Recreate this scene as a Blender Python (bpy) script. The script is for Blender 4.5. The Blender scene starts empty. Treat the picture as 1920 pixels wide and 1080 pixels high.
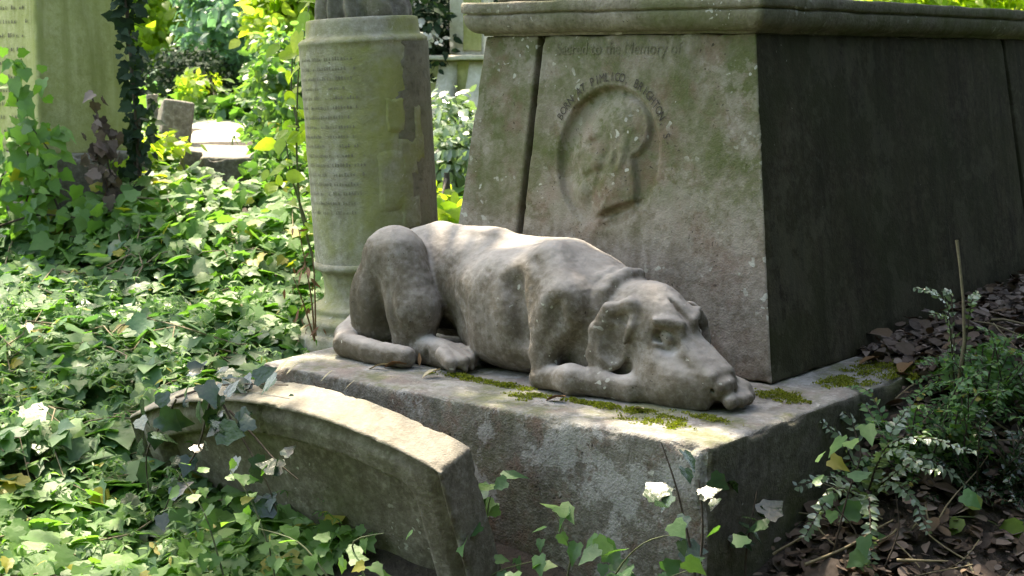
import bpy, math, random
import numpy as np
from mathutils import Matrix, Vector, Quaternion

R = math.radians
S = bpy.context.scene
COL = S.collection

# ------------------------------------------------------------------ frames
CAM_Z = 1.5
P0 = np.array([0.5127, 3.7976, 0.5])          # near top corner of the plinth
U = np.array([-0.7700, 0.6380, 0.0])          # along the plinth front, to the left
V = np.array([0.6380, 0.7700, 0.0])           # along the plinth side, away
MROT = math.atan2(-U[1], -U[0])


def MW(a, b, c):
    """plinth coordinates (left, back, up from plinth top) -> world"""
    return P0 + a * U + b * V + np.array([0, 0, c])


# ------------------------------------------------------------------ numpy noise
def _hash(ix, iy, iz, seed):
    h = (ix.astype(np.int64) * 374761393 + iy.astype(np.int64) * 668265263 + iz.astype(np.int64) * 1274126177 + seed * 974634777)
    h = (h ^ (h >> 13)) * 1274126177
    h = h & 0x7fffffff
    h = (h ^ (h >> 16)) & 0xffff
    return h / 65535.0


def vnoise(p, seed=0):
    """smooth value noise in -1..1 of an (n,3) array"""
    i = np.floor(p)
    f = p - i
    f = f * f * f * (f * (f * 6 - 15) + 10)
    i = i.astype(np.int64)
    out = 0
    for dx in (0, 1):
        wx = f[:, 0] if dx else 1 - f[:, 0]
        for dy in (0, 1):
            wy = f[:, 1] if dy else 1 - f[:, 1]
            for dz in (0, 1):
                wz = f[:, 2] if dz else 1 - f[:, 2]
                out = out + wx * wy * wz * _hash(i[:, 0] + dx, i[:, 1] + dy, i[:, 2] + dz, seed)
    return out * 2 - 1


def fbm(p, scale, octv=3, seed=0, gain=0.5):
    out = np.zeros(len(p))
    a = 1.0
    for o in range(octv):
        out += a * vnoise(p * scale * 2 ** o + o * 17.3, seed + o)
        a *= gain
    return out


# ------------------------------------------------------------------ meshes
def mesh_np(name, verts, polys, smooth=True):
    """polys: list of integer arrays (n,k), any k"""
    me = bpy.data.meshes.new(name)
    verts = np.asarray(verts, dtype=np.float32)
    polys = [np.asarray(q, dtype=np.int32) for q in (polys if isinstance(polys, list) else [polys]) if len(q)]
    me.vertices.add(len(verts))
    me.vertices.foreach_set('co', verts.ravel())
    loops = np.concatenate([q.ravel() for q in polys])
    tot = np.concatenate([np.full(len(q), q.shape[1], dtype=np.int32) for q in polys])
    start = np.concatenate([[0], np.cumsum(tot)[:-1]]).astype(np.int32)
    me.loops.add(len(loops))
    me.loops.foreach_set('vertex_index', loops)
    me.polygons.add(len(tot))
    me.polygons.foreach_set('loop_start', start)
    me.polygons.foreach_set('loop_total', tot)
    me.polygons.foreach_set('use_smooth', np.full(len(tot), smooth))
    me.update(calc_edges=True)
    me.validate()
    return me


def link(name, me, mat, parent=None, loc=None, rot=None):
    o = bpy.data.objects.new(name, me)
    COL.objects.link(o)
    if me is not None and mat is not None:
        if isinstance(mat, (list, tuple)):
            for m in mat:
                me.materials.append(m)
        else:
            me.materials.append(mat)
    if parent is not None:
        o.parent = parent
    if loc is not None:
        o.location = [float(x) for x in loc]
    if rot is not None:
        o.rotation_euler = rot
    return o


def tag(o, label, cat, group=None, kind=None):
    if label:
        o['label'] = label
    if cat:
        o['category'] = cat
    if group:
        o['group'] = group
    if kind:
        o['kind'] = kind
    return o


def thing(name, label, cat, loc=(0, 0, 0), rotz=0.0, group=None):
    o = link(name, None, None, loc=loc, rot=(0, 0, rotz))
    return tag(o, label, cat, group)


def axis_ticks(lo, hi, r, step):
    ex = [d for d in (0.008, 0.018, 0.032, 0.05) if d < step * 1.9 and 2 * (r + d) < (hi - lo) * 0.6]
    e = ex[-1] if ex else 0.0
    n = max(1, int(round((hi - lo - 2 * (r + e)) / step)))
    mid = np.linspace(lo + r + e, hi - r - e, n + 1)
    t = [lo + r * k for k in (0, 0.15, 0.4, 0.7, 1.0)] + [lo + r + d for d in ex[:-1]]
    u = [hi - r * k for k in (0, 0.15, 0.4, 0.7, 1.0)] + [hi - r - d for d in ex[:-1]]
    return np.unique(np.round(np.concatenate([t, mid, u]), 6))


def rbox(lo, hi, r=0.012, step=0.03, faces='xXyYzZ'):
    """rounded box: verts, quads, outward normals"""
    lo = np.array(lo, float)
    hi = np.array(hi, float)
    st3 = step if isinstance(step, tuple) else (step,) * 3
    T = [axis_ticks(lo[k], hi[k], r, st3[k]) for k in range(3)]
    vs, qs, off = [], [], 0
    for k in range(3):
        i, j = (k + 1) % 3, (k + 2) % 3
        for side in (0, 1):
            if ('xyz'[k] if side == 0 else 'XYZ'[k]) not in faces:
                continue
            A, B = np.meshgrid(T[i], T[j], indexing='ij')
            p = np.zeros(A.shape + (3,))
            p[..., i] = A
            p[..., j] = B
            p[..., k] = hi[k] if side else lo[k]
            n, m = A.shape
            idx = np.arange(n * m).reshape(n, m) + off
            q = np.stack([idx[:-1, :-1], idx[1:, :-1], idx[1:, 1:], idx[:-1, 1:]], -1).reshape(-1, 4)
            if side == 0:
                q = q[:, ::-1]
            vs.append(p.reshape(-1, 3))
            qs.append(q)
            off += n * m
    p = np.concatenate(vs)
    q = np.concatenate(qs)
    key = np.round(p, 6)
    uq, inv = np.unique(key, axis=0, return_inverse=True)
    inv = inv.ravel()
    q = inv[q]
    p = uq
    inner = np.clip(p, lo + r, hi - r)
    d = p - inner
    n = d / np.maximum(np.linalg.norm(d, axis=1, keepdims=True), 1e-9)
    p = inner + n * r
    gap = np.sort(np.minimum(p - lo, hi - p), axis=1)[:, 1]
    edge = np.exp(-(np.maximum(gap - 0.3 * r, 0) / 0.020) ** 2)        # how near to an arris
    cen = np.clip(p, lo + 0.06, hi - 0.06)
    edir = cen - p
    edir = edir / np.maximum(np.linalg.norm(edir, axis=1, keepdims=True), 1e-9)
    return p, q, n, (edge, edir)


def weather(p, n, amp=0.003, scale=9, chip=0.0, edge=None, seed=0):
    """real unevenness of worn stone, and worn, chipped arrises"""
    d = amp * fbm(p, scale, 3, seed)
    out = p + n * d[:, None]
    if chip and edge is not None:
        w, edir = edge
        c = 0.25 * np.clip(fbm(p, 5, 2, seed + 40), 0, 1) + np.clip(fbm(p, 13, 4, seed + 50) - 0.25, 0, 1) * 1.2
        out = out + edir * (w * chip * c)[:, None]
    return out


def lathe(prof, seg=96, amp=0.0, seed=0, cap=True):
    prof = np.array(prof, float)
    th = np.linspace(0, 2 * np.pi, seg, endpoint=False)
    rr, zz = prof[:, 0], prof[:, 1]
    p = np.stack([rr[:, None] * np.cos(th), rr[:, None] * np.sin(th), np.repeat(zz[:, None], seg, 1)], -1)
    m = len(prof)
    idx = np.arange(m * seg).reshape(m, seg)
    nx = np.roll(idx, -1, axis=1)
    q = np.stack([idx[:-1], nx[:-1], nx[1:], idx[1:]], -1).reshape(-1, 4)
    p = p.reshape(-1, 3)
    if amp:
        rad = p.copy()
        rad[:, 2] = 0
        rad /= np.maximum(np.linalg.norm(rad, axis=1, keepdims=True), 1e-9)
        p = p + rad * (amp * fbm(p, 8, 3, seed))[:, None]
    polys = [q]
    if cap:
        polys.append(idx[-1][None, :])
    return p, polys


def tube(path, rad, seg=6):
    """swept tube along a polyline, radii per point"""
    path = np.array(path, float)
    rad = np.broadcast_to(np.array(rad, float), (len(path),))
    t = np.gradient(path, axis=0)
    t /= np.maximum(np.linalg.norm(t, axis=1, keepdims=True), 1e-9)
    ref = np.array([0.3, 0.2, 1.0]) if abs(t[0, 2]) < 0.8 else np.array([1.0, 0.3, 0.1])
    x = np.cross(t, ref)
    x /= np.linalg.norm(x, axis=1, keepdims=True)
    y = np.cross(t, x)
    th = np.linspace(0, 2 * np.pi, seg, endpoint=False)
    p = path[:, None, :] + rad[:, None, None] * (x[:, None, :] * np.cos(th)[None, :, None] + y[:, None, :] * np.sin(th)[None, :, None])
    idx = np.arange(len(path) * seg).reshape(len(path), seg)
    nx = np.roll(idx, -1, axis=1)
    q = np.stack([idx[:-1], idx[1:], nx[1:], nx[:-1]], -1).reshape(-1, 4)
    return p.reshape(-1, 3), q


class Acc:
    """collects pieces of ONE mesh"""
    def __init__(self):
        self.v, self.q, self.n = [], {}, 0

    def add(self, p, polys):
        if not isinstance(polys, list):
            polys = [polys]
        for q in polys:
            q = np.asarray(q)
            self.q.setdefault(q.shape[1], []).append(q + self.n)
        self.v.append(np.asarray(p, float))
        self.n += len(p)

    def mesh(self, name, smooth=True, sub=None):
        v = np.concatenate(self.v)
        if sub is not None:
            v = v - np.asarray(sub)
        return mesh_np(name, v, [np.concatenate(x) for x in self.q.values()], smooth)


# ------------------------------------------------------------------ signed-distance sculpting
class SDF:
    def __init__(self, lo, hi, h):
        self.lo, self.h = np.array(lo, float), h
        self.n = np.ceil((np.array(hi) - self.lo) / h).astype(int) + 1
        self.f = np.full(self.n, 1.0, dtype=np.float32)

    def _box(self, lo, hi):
        i0 = np.clip(np.floor((lo - self.lo) / self.h).astype(int), 0, self.n - 1)
        i1 = np.clip(np.ceil((hi - self.lo) / self.h).astype(int) + 1, 1, self.n)
        sl = tuple(slice(a, b) for a, b in zip(i0, i1))
        g = np.meshgrid(*[self.lo[k] + self.h * np.arange(i0[k], i1[k], dtype=np.float32) for k in range(3)], indexing='ij')
        return sl, np.stack(g, -1).astype(np.float32)

    def _mix(self, sl, d, k, op):
        f = self.f[sl]
        if op == 'add':
            if k <= 0:
                self.f[sl] = np.minimum(f, d)
            else:
                h = np.clip(0.5 + 0.5 * (f - d) / k, 0, 1)
                self.f[sl] = f * (1 - h) + d * h - k * h * (1 - h)
        else:
            k = max(k, 1e-5)
            h = np.clip(0.5 - 0.5 * (f + d) / k, 0, 1)
            self.f[sl] = f * (1 - h) + (-d) * h + k * h * (1 - h)

    def cone(self, p1, r1, p2, r2, k=0.03, op='add'):
        p1, p2 = np.array(p1, float), np.array(p2, float)
        rm = max(r1, r2) + k + 0.03
        sl, g = self._box(np.minimum(p1, p2) - rm, np.maximum(p1, p2) + rm)
        ba = (p2 - p1).astype(np.float32)
        pa = g - p1.astype(np.float32)
        t = np.clip((pa @ ba) / max(float(ba @ ba), 1e-9), 0, 1)
        d = np.linalg.norm(pa - t[..., None] * ba, axis=-1) - (r1 + (r2 - r1) * t)
        self._mix(sl, d, k, op)

    def chain(self, pts, k=0.03, op='add'):
        for (a, b) in zip(pts[:-1], pts[1:]):
            self.cone(a[:3], a[3], b[:3], b[3], k, op)

    def ell(self, c, r, k=0.03, rot=None, op='add'):
        """ellipsoid; rot: 3x3 whose COLUMNS are its axes"""
        c, r = np.array(c, float), np.array(r, float)
        rm = r.max() + k + 0.03 if rot is not None else r + k + 0.03
        sl, g = self._box(c - rm, c + rm)
        q = g - c.astype(np.float32)
        if rot is not None:
            q = q @ np.array(rot, dtype=np.float32)
        k0 = np.linalg.norm(q / r.astype(np.float32), axis=-1)
        k1 = np.linalg.norm(q / (r * r).astype(np.float32), axis=-1)
        d = k0 * (k0 - 1) / np.maximum(k1, 1e-6)
        self._mix(sl, d, k, op)

    def extract(self):
        """naive surface nets"""
        F = self.f
        ins = F < 0
        nx, ny, nz = F.shape
        c = np.zeros((nx - 1, ny - 1, nz - 1), dtype=np.int8)
        for dx in (0, 1):
            for dy in (0, 1):
                for dz in (0, 1):
                    c += ins[dx:nx - 1 + dx, dy:ny - 1 + dy, dz:nz - 1 + dz]
        act = (c > 0) & (c < 8)
        ijk = np.argwhere(act)
        idx = -np.ones(act.shape, dtype=np.int64)
        idx[act] = np.arange(len(ijk))
        acc = np.zeros((len(ijk), 3))
        cnt = np.zeros(len(ijk))
        corners = [(0, 0, 0), (1, 0, 0), (0, 1, 0), (1, 1, 0), (0, 0, 1), (1, 0, 1), (0, 1, 1), (1, 1, 1)]
        vals = {cc: F[ijk[:, 0] + cc[0], ijk[:, 1] + cc[1], ijk[:, 2] + cc[2]].astype(float) for cc in corners}
        for a in corners:
            for ax in range(3):
                if a[ax] == 0:
                    b = list(a)
                    b[ax] = 1
                    b = tuple(b)
                    va, vb = vals[a], vals[b]
                    m = (va < 0) != (vb < 0)
                    t = np.where(m, va / np.where(m, va - vb, 1), 0)
                    p = np.array(a, float)[None, :] + t[:, None] * (np.array(b, float) - np.array(a, float))[None, :]
                    acc[m] += p[m]
                    cnt[m] += 1
        v = ijk + acc / cnt[:, None]
        v = self.lo + v * self.h
        quads = []
        for ax in range(3):
            b, d = (ax + 1) % 3, (ax + 2) % 3
            A = np.moveaxis(ins, (ax, b, d), (0, 1, 2))
            I = np.moveaxis(idx, (ax, b, d), (0, 1, 2))
            s = A[:-1, 1:-1, 1:-1] != A[1:, 1:-1, 1:-1]
            w = np.argwhere(s)
            i, j, k = w[:, 0], w[:, 1] + 1, w[:, 2] + 1
            q = np.stack([I[i, j - 1, k - 1], I[i, j, k - 1], I[i, j, k], I[i, j - 1, k]], -1)
            flip = ~A[i, j, k]
            q[flip] = q[flip][:, ::-1]
            quads.append(q)
        q = np.concatenate(quads)
        q = q[(q >= 0).all(1)]
        return v, q


def vert_normals(p, q):
    n = np.zeros_like(p)
    fn = np.cross(p[q[:, 2]] - p[q[:, 0]], p[q[:, 3]] - p[q[:, 1]]) if q.shape[1] == 4 else np.cross(p[q[:, 1]] - p[q[:, 0]], p[q[:, 2]] - p[q[:, 0]])
    for k in range(q.shape[1]):
        np.add.at(n, q[:, k], fn)
    return n / np.maximum(np.linalg.norm(n, axis=1, keepdims=True), 1e-12)


# ------------------------------------------------------------------ materials
class G:
    """small node-graph writer"""
    def __init__(self, name):
        self.m = bpy.data.materials.new(name)
        self.m.use_nodes = True
        self.t = self.m.node_tree
        self.t.nodes.clear()
        self.out = self.t.nodes.new('ShaderNodeOutputMaterial')

    def n(self, typ, props=None, **ins):
        nd = self.t.nodes.new('ShaderNode' + typ)
        for k, v in (props or {}).items():
            setattr(nd, k, v)
        for k, v in ins.items():
            key = int(k[1:]) if k[0] == '_' and k[1:].isdigit() else k.replace('_', ' ')
            sock = nd.inputs[key]
            if isinstance(v, bpy.types.NodeSocket):
                self.t.links.new(v, sock)
            else:
                sock.default_value = v
        return nd

    def math(self, op, a, b=0.0, clamp=False):
        return self.n('Math', {'operation': op, 'use_clamp': clamp}, _0=a, _1=b).outputs[0]

    def ramp(self, fac, stops, interp='LINEAR'):
        nd = self.n('ValToRGB', None, Fac=fac)
        cr = nd.color_ramp
        cr.interpolation = interp
        while len(cr.elements) < len(stops):
            cr.elements.new(0.5)
        for e, (pos, c) in zip(cr.elements, stops):
            e.position = pos
            e.color = (c, c, c, 1) if isinstance(c, (int, float)) else tuple(c) + (1,)
        return nd.outputs[0]

    def mix(self, fac, a, b, blend='MIX'):
        nd = self.t.nodes.new('ShaderNodeMix')
        nd.data_type = 'RGBA'
        nd.blend_type = blend
        for sock, v in ((nd.inputs[0], fac), (nd.inputs[6], a), (nd.inputs[7], b)):
            if isinstance(v, bpy.types.NodeSocket):
                self.t.links.new(v, sock)
            else:
                sock.default_value = v if isinstance(v, (int, float)) else tuple(v) + ((1,) if len(v) == 3 else ())
        return nd.outputs[2]

    def noise(self, vec, scale, detail=4, rough=0.55, lac=2.0, dist=0.0):
        return self.n('TexNoise', None, Vector=vec, Scale=scale, Detail=detail, Roughness=rough, Lacunarity=lac, Distortion=dist).outputs[0]

    def voro(self, vec, scale, feature='F1', rnd=1.0):
        return self.n('TexVoronoi', {'feature': feature}, Vector=vec, Scale=scale, Randomness=rnd)

    def coord(self, offset=(0, 0, 0), scale=(1, 1, 1)):
        tc = self.n('TexCoord').outputs['Object']
        return self.n('Mapping', None, Vector=tc, Location=offset, Scale=scale).outputs[0]

    def surface(self, sh):
        self.t.links.new(sh, self.out.inputs['Surface'])
        return self.m


def stone(name, base, dark, pale, green=(0.12, 0.14, 0.05), g_amt=0.5, g_scale=1.7, streak=0.4, lichen=0.4,
          pits=0.5, bump=0.5, top_pale=0.0, top_moss=0.0, low_green=None, seed=0.0, rough=0.9, stain_pale=0.0, rust=0.0, fine=1.0):
    """weathered limestone or marble: mottling, run-off streaks, algae, lichen dots and pits"""
    g = G(name)
    co = g.coord((seed, seed * 1.7, seed * 0.6))
    n1 = g.noise(co, 2.3, 4, 0.6)
    n2 = g.noise(co, 9.0, 4, 0.68)
    n3 = g.noise(co, 38.0, 3, 0.75)
    n4 = g.noise(co, 150.0, 1, 0.7)
    c = g.mix(g.ramp(n1, [(0.36, 0), (0.64, 1)]), base, tuple(0.55 * x + 0.45 * y for x, y in zip(base, dark)))
    c = g.mix(g.ramp(n2, [(0.42, 0), (0.66, 1)]), c, tuple(0.45 * x + 0.55 * y for x, y in zip(base, dark)))
    c = g.mix(g.ramp(n3, [(0.47, 0), (0.7, 0.55 * fine)]), c, pale)
    c = g.mix(g.ramp(n3, [(0.28, 0.7 * fine), (0.45, 0)]), c, dark)
    # run-off streaks
    st = g.coord((seed * 2.1, 0.3, 0), (1, 1, 0.09))
    s1 = g.noise(st, 13.0, 3, 0.6)
    c = g.mix(g.ramp(s1, [(0.46, 0), (0.68, streak)]), c, dark)
    s2 = g.noise(st, 21.0, 2, 0.6)
    c = g.mix(g.ramp(s2, [(0.55, 0), (0.75, streak * 0.55)]), c, pale)
    # algae film
    ga = g.noise(co, g_scale, 4, 0.65, dist=0.4)
    gm = g.ramp(ga, [(0.62 - 0.34 * g_amt, 0), (0.78 - 0.2 * g_amt, min(1, 0.35 + 0.6 * g_amt))])
    if low_green is not None:
        sep = g.n('SeparateXYZ', None, Vector=g.n('TexCoord').outputs['Object']).outputs[2]
        z0, z1 = low_green
        hz = g.n('MapRange', None, Value=sep, From_Min=z0, From_Max=z1, To_Min=0.0, To_Max=1.0).outputs[0]
        gm = g.math('ADD', gm, g.math('MULTIPLY', hz, g.ramp(n2, [(0.35, 0.25), (0.65, 0.95)])), True)
    c = g.mix(gm, c, g.mix(n2, green, tuple(0.55 * x for x in green)))
    if rust:
        rn = g.noise(co, 6.0, 6, 0.75, dist=0.1)
        c = g.mix(g.ramp(rn, [(0.5, 0), (0.66, rust)]), c, (0.16, 0.095, 0.07))
    if stain_pale:
        sn = g.noise(co, 4.2, 6, 0.74, dist=0.15)
        c = g.mix(g.ramp(sn, [(0.54, 0), (0.58, stain_pale)]), c, pale)
    # lichen dots
    dn = g.n('MixRGB', {'blend_type': 'ADD'}, Fac=0.05, Color1=co, Color2=g.n('TexNoise', None, Vector=co, Scale=30.0, Detail=1.0).outputs[1]).outputs[0]
    vo = g.voro(dn, 42.0)
    sep = g.n('SeparateColor', None, Color=vo.outputs['Color']).outputs
    rad = g.math('MULTIPLY', g.math('POWER', sep[0], 4.0), 0.5 * min(1, lichen * 1.4))
    dot = g.math('LESS_THAN', vo.outputs['Distance'], rad)
    clump = g.ramp(g.noise(co, 4.0, 3, 0.5), [(0.50, 0), (0.60, 1)])
    c = g.mix(g.math('MULTIPLY', g.math('MULTIPLY', dot, clump), 0.7), c, (0.47, 0.47, 0.40))
    # dark pits and specks
    vp = g.voro(dn, 85.0)
    sp = g.n('SeparateColor', None, Color=vp.outputs['Color']).outputs
    pit = g.math('LESS_THAN', vp.outputs['Distance'], g.math('MULTIPLY', g.math('POWER', sp[0], 4.0), 0.42 * pits))
    pcl = g.ramp(g.noise(co, 6.0, 3, 0.6), [(0.45, 0), (0.6, 1)])
    pm = g.math('MULTIPLY', pit, pcl)
    c = g.mix(g.math('MULTIPLY', pm, 0.8), c, tuple(0.35 * x for x in dark))
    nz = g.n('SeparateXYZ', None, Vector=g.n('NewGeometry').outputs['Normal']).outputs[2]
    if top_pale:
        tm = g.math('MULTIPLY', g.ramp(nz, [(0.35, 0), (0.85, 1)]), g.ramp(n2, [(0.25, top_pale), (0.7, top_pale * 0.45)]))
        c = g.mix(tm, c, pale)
    if top_moss:
        mn = g.noise(co, 7.0, 6, 0.7)
        mm = g.math('MULTIPLY', g.ramp(nz, [(0.5, 0), (0.9, 1)]), g.ramp(mn, [(0.56 - 0.12 * top_moss, 0), (0.62, top_moss)]))
        c = g.mix(mm, c, (0.09, 0.11, 0.025))
    h = g.math('ADD', g.math('MULTIPLY', n3, 0.5), g.math('ADD', g.math('MULTIPLY', n4, 0.28 * fine), g.math('MULTIPLY', n2, 0.5)))
    bp = g.n('Bump', None, Strength=bump, Distance=0.012, Height=h).outputs[0]
    b = g.n('BsdfPrincipled', None, Base_Color=c, Roughness=rough, Normal=bp)
    b.inputs['Specular IOR Level'].default_value = 0.15
    return g.surface(b.outputs[0])


def leaf_mat(name, cols, rough=0.45, trans=0.3, spec=0.5, tcol=None, vein=0.0, odd=None):
    """leaves: each leaf (mesh island) takes its own colour from the ramp"""
    g = G(name)
    rnd = g.n('NewGeometry').outputs['Random Per Island']
    k = len(cols)
    c = g.ramp(rnd, [(i / max(1, k - 1), cc) for i, cc in enumerate(cols)])
    co = g.n('TexCoord').outputs['Object']
    nn = g.noise(co, 60.0, 3, 0.6)
    c = g.mix(g.ramp(nn, [(0.35, 0.0), (0.75, 0.35)]), c, tuple(0.6 * x for x in cols[k // 2]))
    if odd:
        r2 = g.math('FRACT', g.math('MULTIPLY', rnd, 37.7))
        c = g.mix(g.math('GREATER_THAN', r2, 1 - odd[0]), c, odd[1])
    bp = g.n('Bump', None, Strength=0.2, Distance=0.01, Height=g.noise(co, 60.0, 2, 0.5)).outputs[0]
    if isinstance(rough, tuple):
        r3 = g.math('FRACT', g.math('MULTIPLY', rnd, 91.3))
        rough = g.n('MapRange', None, Value=r3, From_Min=0.0, From_Max=1.0, To_Min=rough[0], To_Max=rough[1]).outputs[0]
    b = g.n('BsdfPrincipled', None, Base_Color=c, Roughness=rough, Normal=bp)
    b.inputs['Specular IOR Level'].default_value = spec
    tc = g.mix(1.0, c, tcol or (1.6, 2.0, 0.7), 'MULTIPLY')
    t = g.n('BsdfTranslucent', None, Color=tc).outputs[0]
    return g.surface(g.n('MixShader', None, Fac=trans, _1=b.outputs[0], _2=t).outputs[0])


def plain_mat(name, col, dark, scale=30.0, rough=0.8, bump=0.4, dist=0.01):
    g = G(name)
    co = g.coord()
    n = g.noise(co, scale, 5, 0.65)
    c = g.mix(g.ramp(n, [(0.35, 0), (0.7, 1)]), dark, col)
    bp = g.n('Bump', None, Strength=bump, Distance=dist, Height=n).outputs[0]
    b = g.n('BsdfPrincipled', None, Base_Color=c, Roughness=rough, Normal=bp)
    return g.surface(b.outputs[0])

# ------------------------------------------------------------------ ground
def ground(x, y):
    x, y = np.asarray(x, float), np.asarray(y, float)
    z = np.interp(y, [-60, -5, 2.5, 4.0, 5.0, 6.0, 7.3, 9.0, 12.0, 20.0, 60.0, 140.0],
                  [-0.6, -0.25, -0.10, -0.02, 0.2, 0.40, 0.68, 0.95, 1.12, 1.35, 3.0, 6.0])
    p = np.stack([x, y, 0 * x], -1).reshape(-1, 3)
    z = z + (0.05 * fbm(p, 0.9, 3, 5)).reshape(x.shape)
    # the litter banks up along the plinth's right-hand side, and falls away at its near corner
    a = (x - P0[0]) * U[0] + (y - P0[1]) * U[1]
    b = (x - P0[0]) * V[0] + (y - P0[1]) * V[1]
    bank = np.interp(b, [0.0, 0.6, 1.15, 1.5, 3.0], [0.02, 0.2, 0.46, 0.53, 0.62])
    w = np.clip(1 - (-a - 0.05) / 0.9, 0, 1) * (a < 0.3) * np.clip(b / 0.3 + 0.6, 0, 1)
    return z * (1 - w) + bank * w


# ------------------------------------------------------------------ stone materials
M_TOMB = stone('tomb_stone', (0.275, 0.235, 0.190), (0.105, 0.085, 0.06), (0.37, 0.335, 0.29), rust=0.5, stain_pale=0.25, g_amt=0.0, g_scale=1.3,
               streak=0.5, lichen=0.75, pits=0.8, bump=0.55, low_green=(0.86, 1.08), seed=3.1)
M_SIDE = stone('stained_shaded_stone', (0.062, 0.050, 0.028), (0.018, 0.015, 0.009), (0.105, 0.098, 0.066), green=(0.042, 0.046, 0.018),
               g_amt=0.75, streak=0.8, lichen=0.15, pits=0.2, bump=0.4, seed=8.2, stain_pale=0.3, g_scale=2.6)  # algae-black stone, with the shade of the tomb's right face mixed in
M_CORN = stone('cornice_stone', (0.24, 0.215, 0.165), (0.085, 0.078, 0.05), (0.33, 0.31, 0.25), g_amt=0.7, g_scale=3.0,
               streak=0.3, lichen=0.6, pits=0.6, bump=0.6, seed=5.3)
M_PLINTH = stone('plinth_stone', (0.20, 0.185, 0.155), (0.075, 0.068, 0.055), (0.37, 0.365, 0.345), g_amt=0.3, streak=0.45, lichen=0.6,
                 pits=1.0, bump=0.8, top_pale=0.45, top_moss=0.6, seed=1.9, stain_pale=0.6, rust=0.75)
M_PSIDE = stone('plinth_shaded_side', (0.13, 0.12, 0.095), (0.045, 0.042, 0.032), (0.21, 0.20, 0.17), g_amt=0.5, streak=0.4, lichen=0.2,
                 pits=0.5, bump=0.7, seed=2.4)  # plinth stone darkened for stain and for the shade on this end
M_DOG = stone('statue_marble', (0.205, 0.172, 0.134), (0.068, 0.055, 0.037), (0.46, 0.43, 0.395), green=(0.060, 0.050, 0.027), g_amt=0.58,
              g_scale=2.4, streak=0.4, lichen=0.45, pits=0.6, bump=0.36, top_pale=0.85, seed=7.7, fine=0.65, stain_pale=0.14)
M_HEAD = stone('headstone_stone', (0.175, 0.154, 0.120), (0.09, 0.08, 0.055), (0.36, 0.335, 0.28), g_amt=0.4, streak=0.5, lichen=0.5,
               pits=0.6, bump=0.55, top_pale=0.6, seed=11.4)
M_COL = stone('column_stone', (0.34, 0.32, 0.25), (0.17, 0.16, 0.10), (0.46, 0.45, 0.38), green=(0.30, 0.32, 0.085), g_amt=0.72,
              g_scale=3.2, streak=0.5, lichen=0.4, pits=0.4, bump=0.5, seed=13.2)
M_PEELSHADE = stone('column_peel_shade', (0.235, 0.215, 0.155), (0.075, 0.068, 0.048), (0.24, 0.22, 0.17), g_amt=0.35, streak=0.5, lichen=0.2, pits=0.4, bump=0.6, seed=14.1)  # darker column stone: peeled patch plus painted shade
M_PILLAR = stone('pillar_stone', (0.46, 0.45, 0.23), (0.26, 0.27, 0.11), (0.60, 0.57, 0.36), green=(0.38, 0.41, 0.12), g_amt=0.6,
                 g_scale=2.0, streak=0.9, lichen=0.2, pits=0.3, bump=0.4, seed=17.0)
M_FAR = stone('far_stone', (0.22, 0.195, 0.16), (0.09, 0.08, 0.062), (0.42, 0.4, 0.35), g_amt=0.35, streak=0.4, lichen=0.3, pits=0.3,
              bump=0.5, seed=19.0, top_pale=0.4)
M_WHITE = stone('pale_marble', (0.62, 0.60, 0.52), (0.40, 0.38, 0.28), (0.75, 0.73, 0.68), green=(0.42, 0.42, 0.18), g_amt=0.45, streak=0.3,
                lichen=0.1, pits=0.1, bump=0.25, seed=23.0)
M_INK = plain_mat('engraving_dirt', (0.07, 0.06, 0.045), (0.025, 0.022, 0.016), 45, 0.95)
M_INK3 = plain_mat('faint_engraving', (0.22, 0.21, 0.14), (0.14, 0.135, 0.085), 60, 0.95)
M_INK2 = plain_mat('worn_engraving', (0.15, 0.145, 0.085), (0.10, 0.095, 0.05), 60, 0.95)


def mpt(p):
    """(x=-a, y=b, z=c) array -> same array minus nothing; kept for clarity"""
    return p


# ------------------------------------------------------------------ tomb
def batter(p):
    """the tomb's walls lean inwards"""
    a, b, c = -p[:, 0], p[:, 1], p[:, 2]
    t = c / 1.08
    a2 = a + t * (0.161 * (1.647 - a) / 1.386 - 0.112 * (a - 0.261) / 1.386)
    b2 = b + t * (0.128 * (3.30 - b) / 2.527 - 0.128 * (b - 0.773) / 2.527)
    return np.stack([-a2, b2, c], -1)


def sstep(e0, e1, x):
    t = np.clip((x - e0) / (e1 - e0), 0, 1)
    return t * t * (3 - 2 * t)


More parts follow.
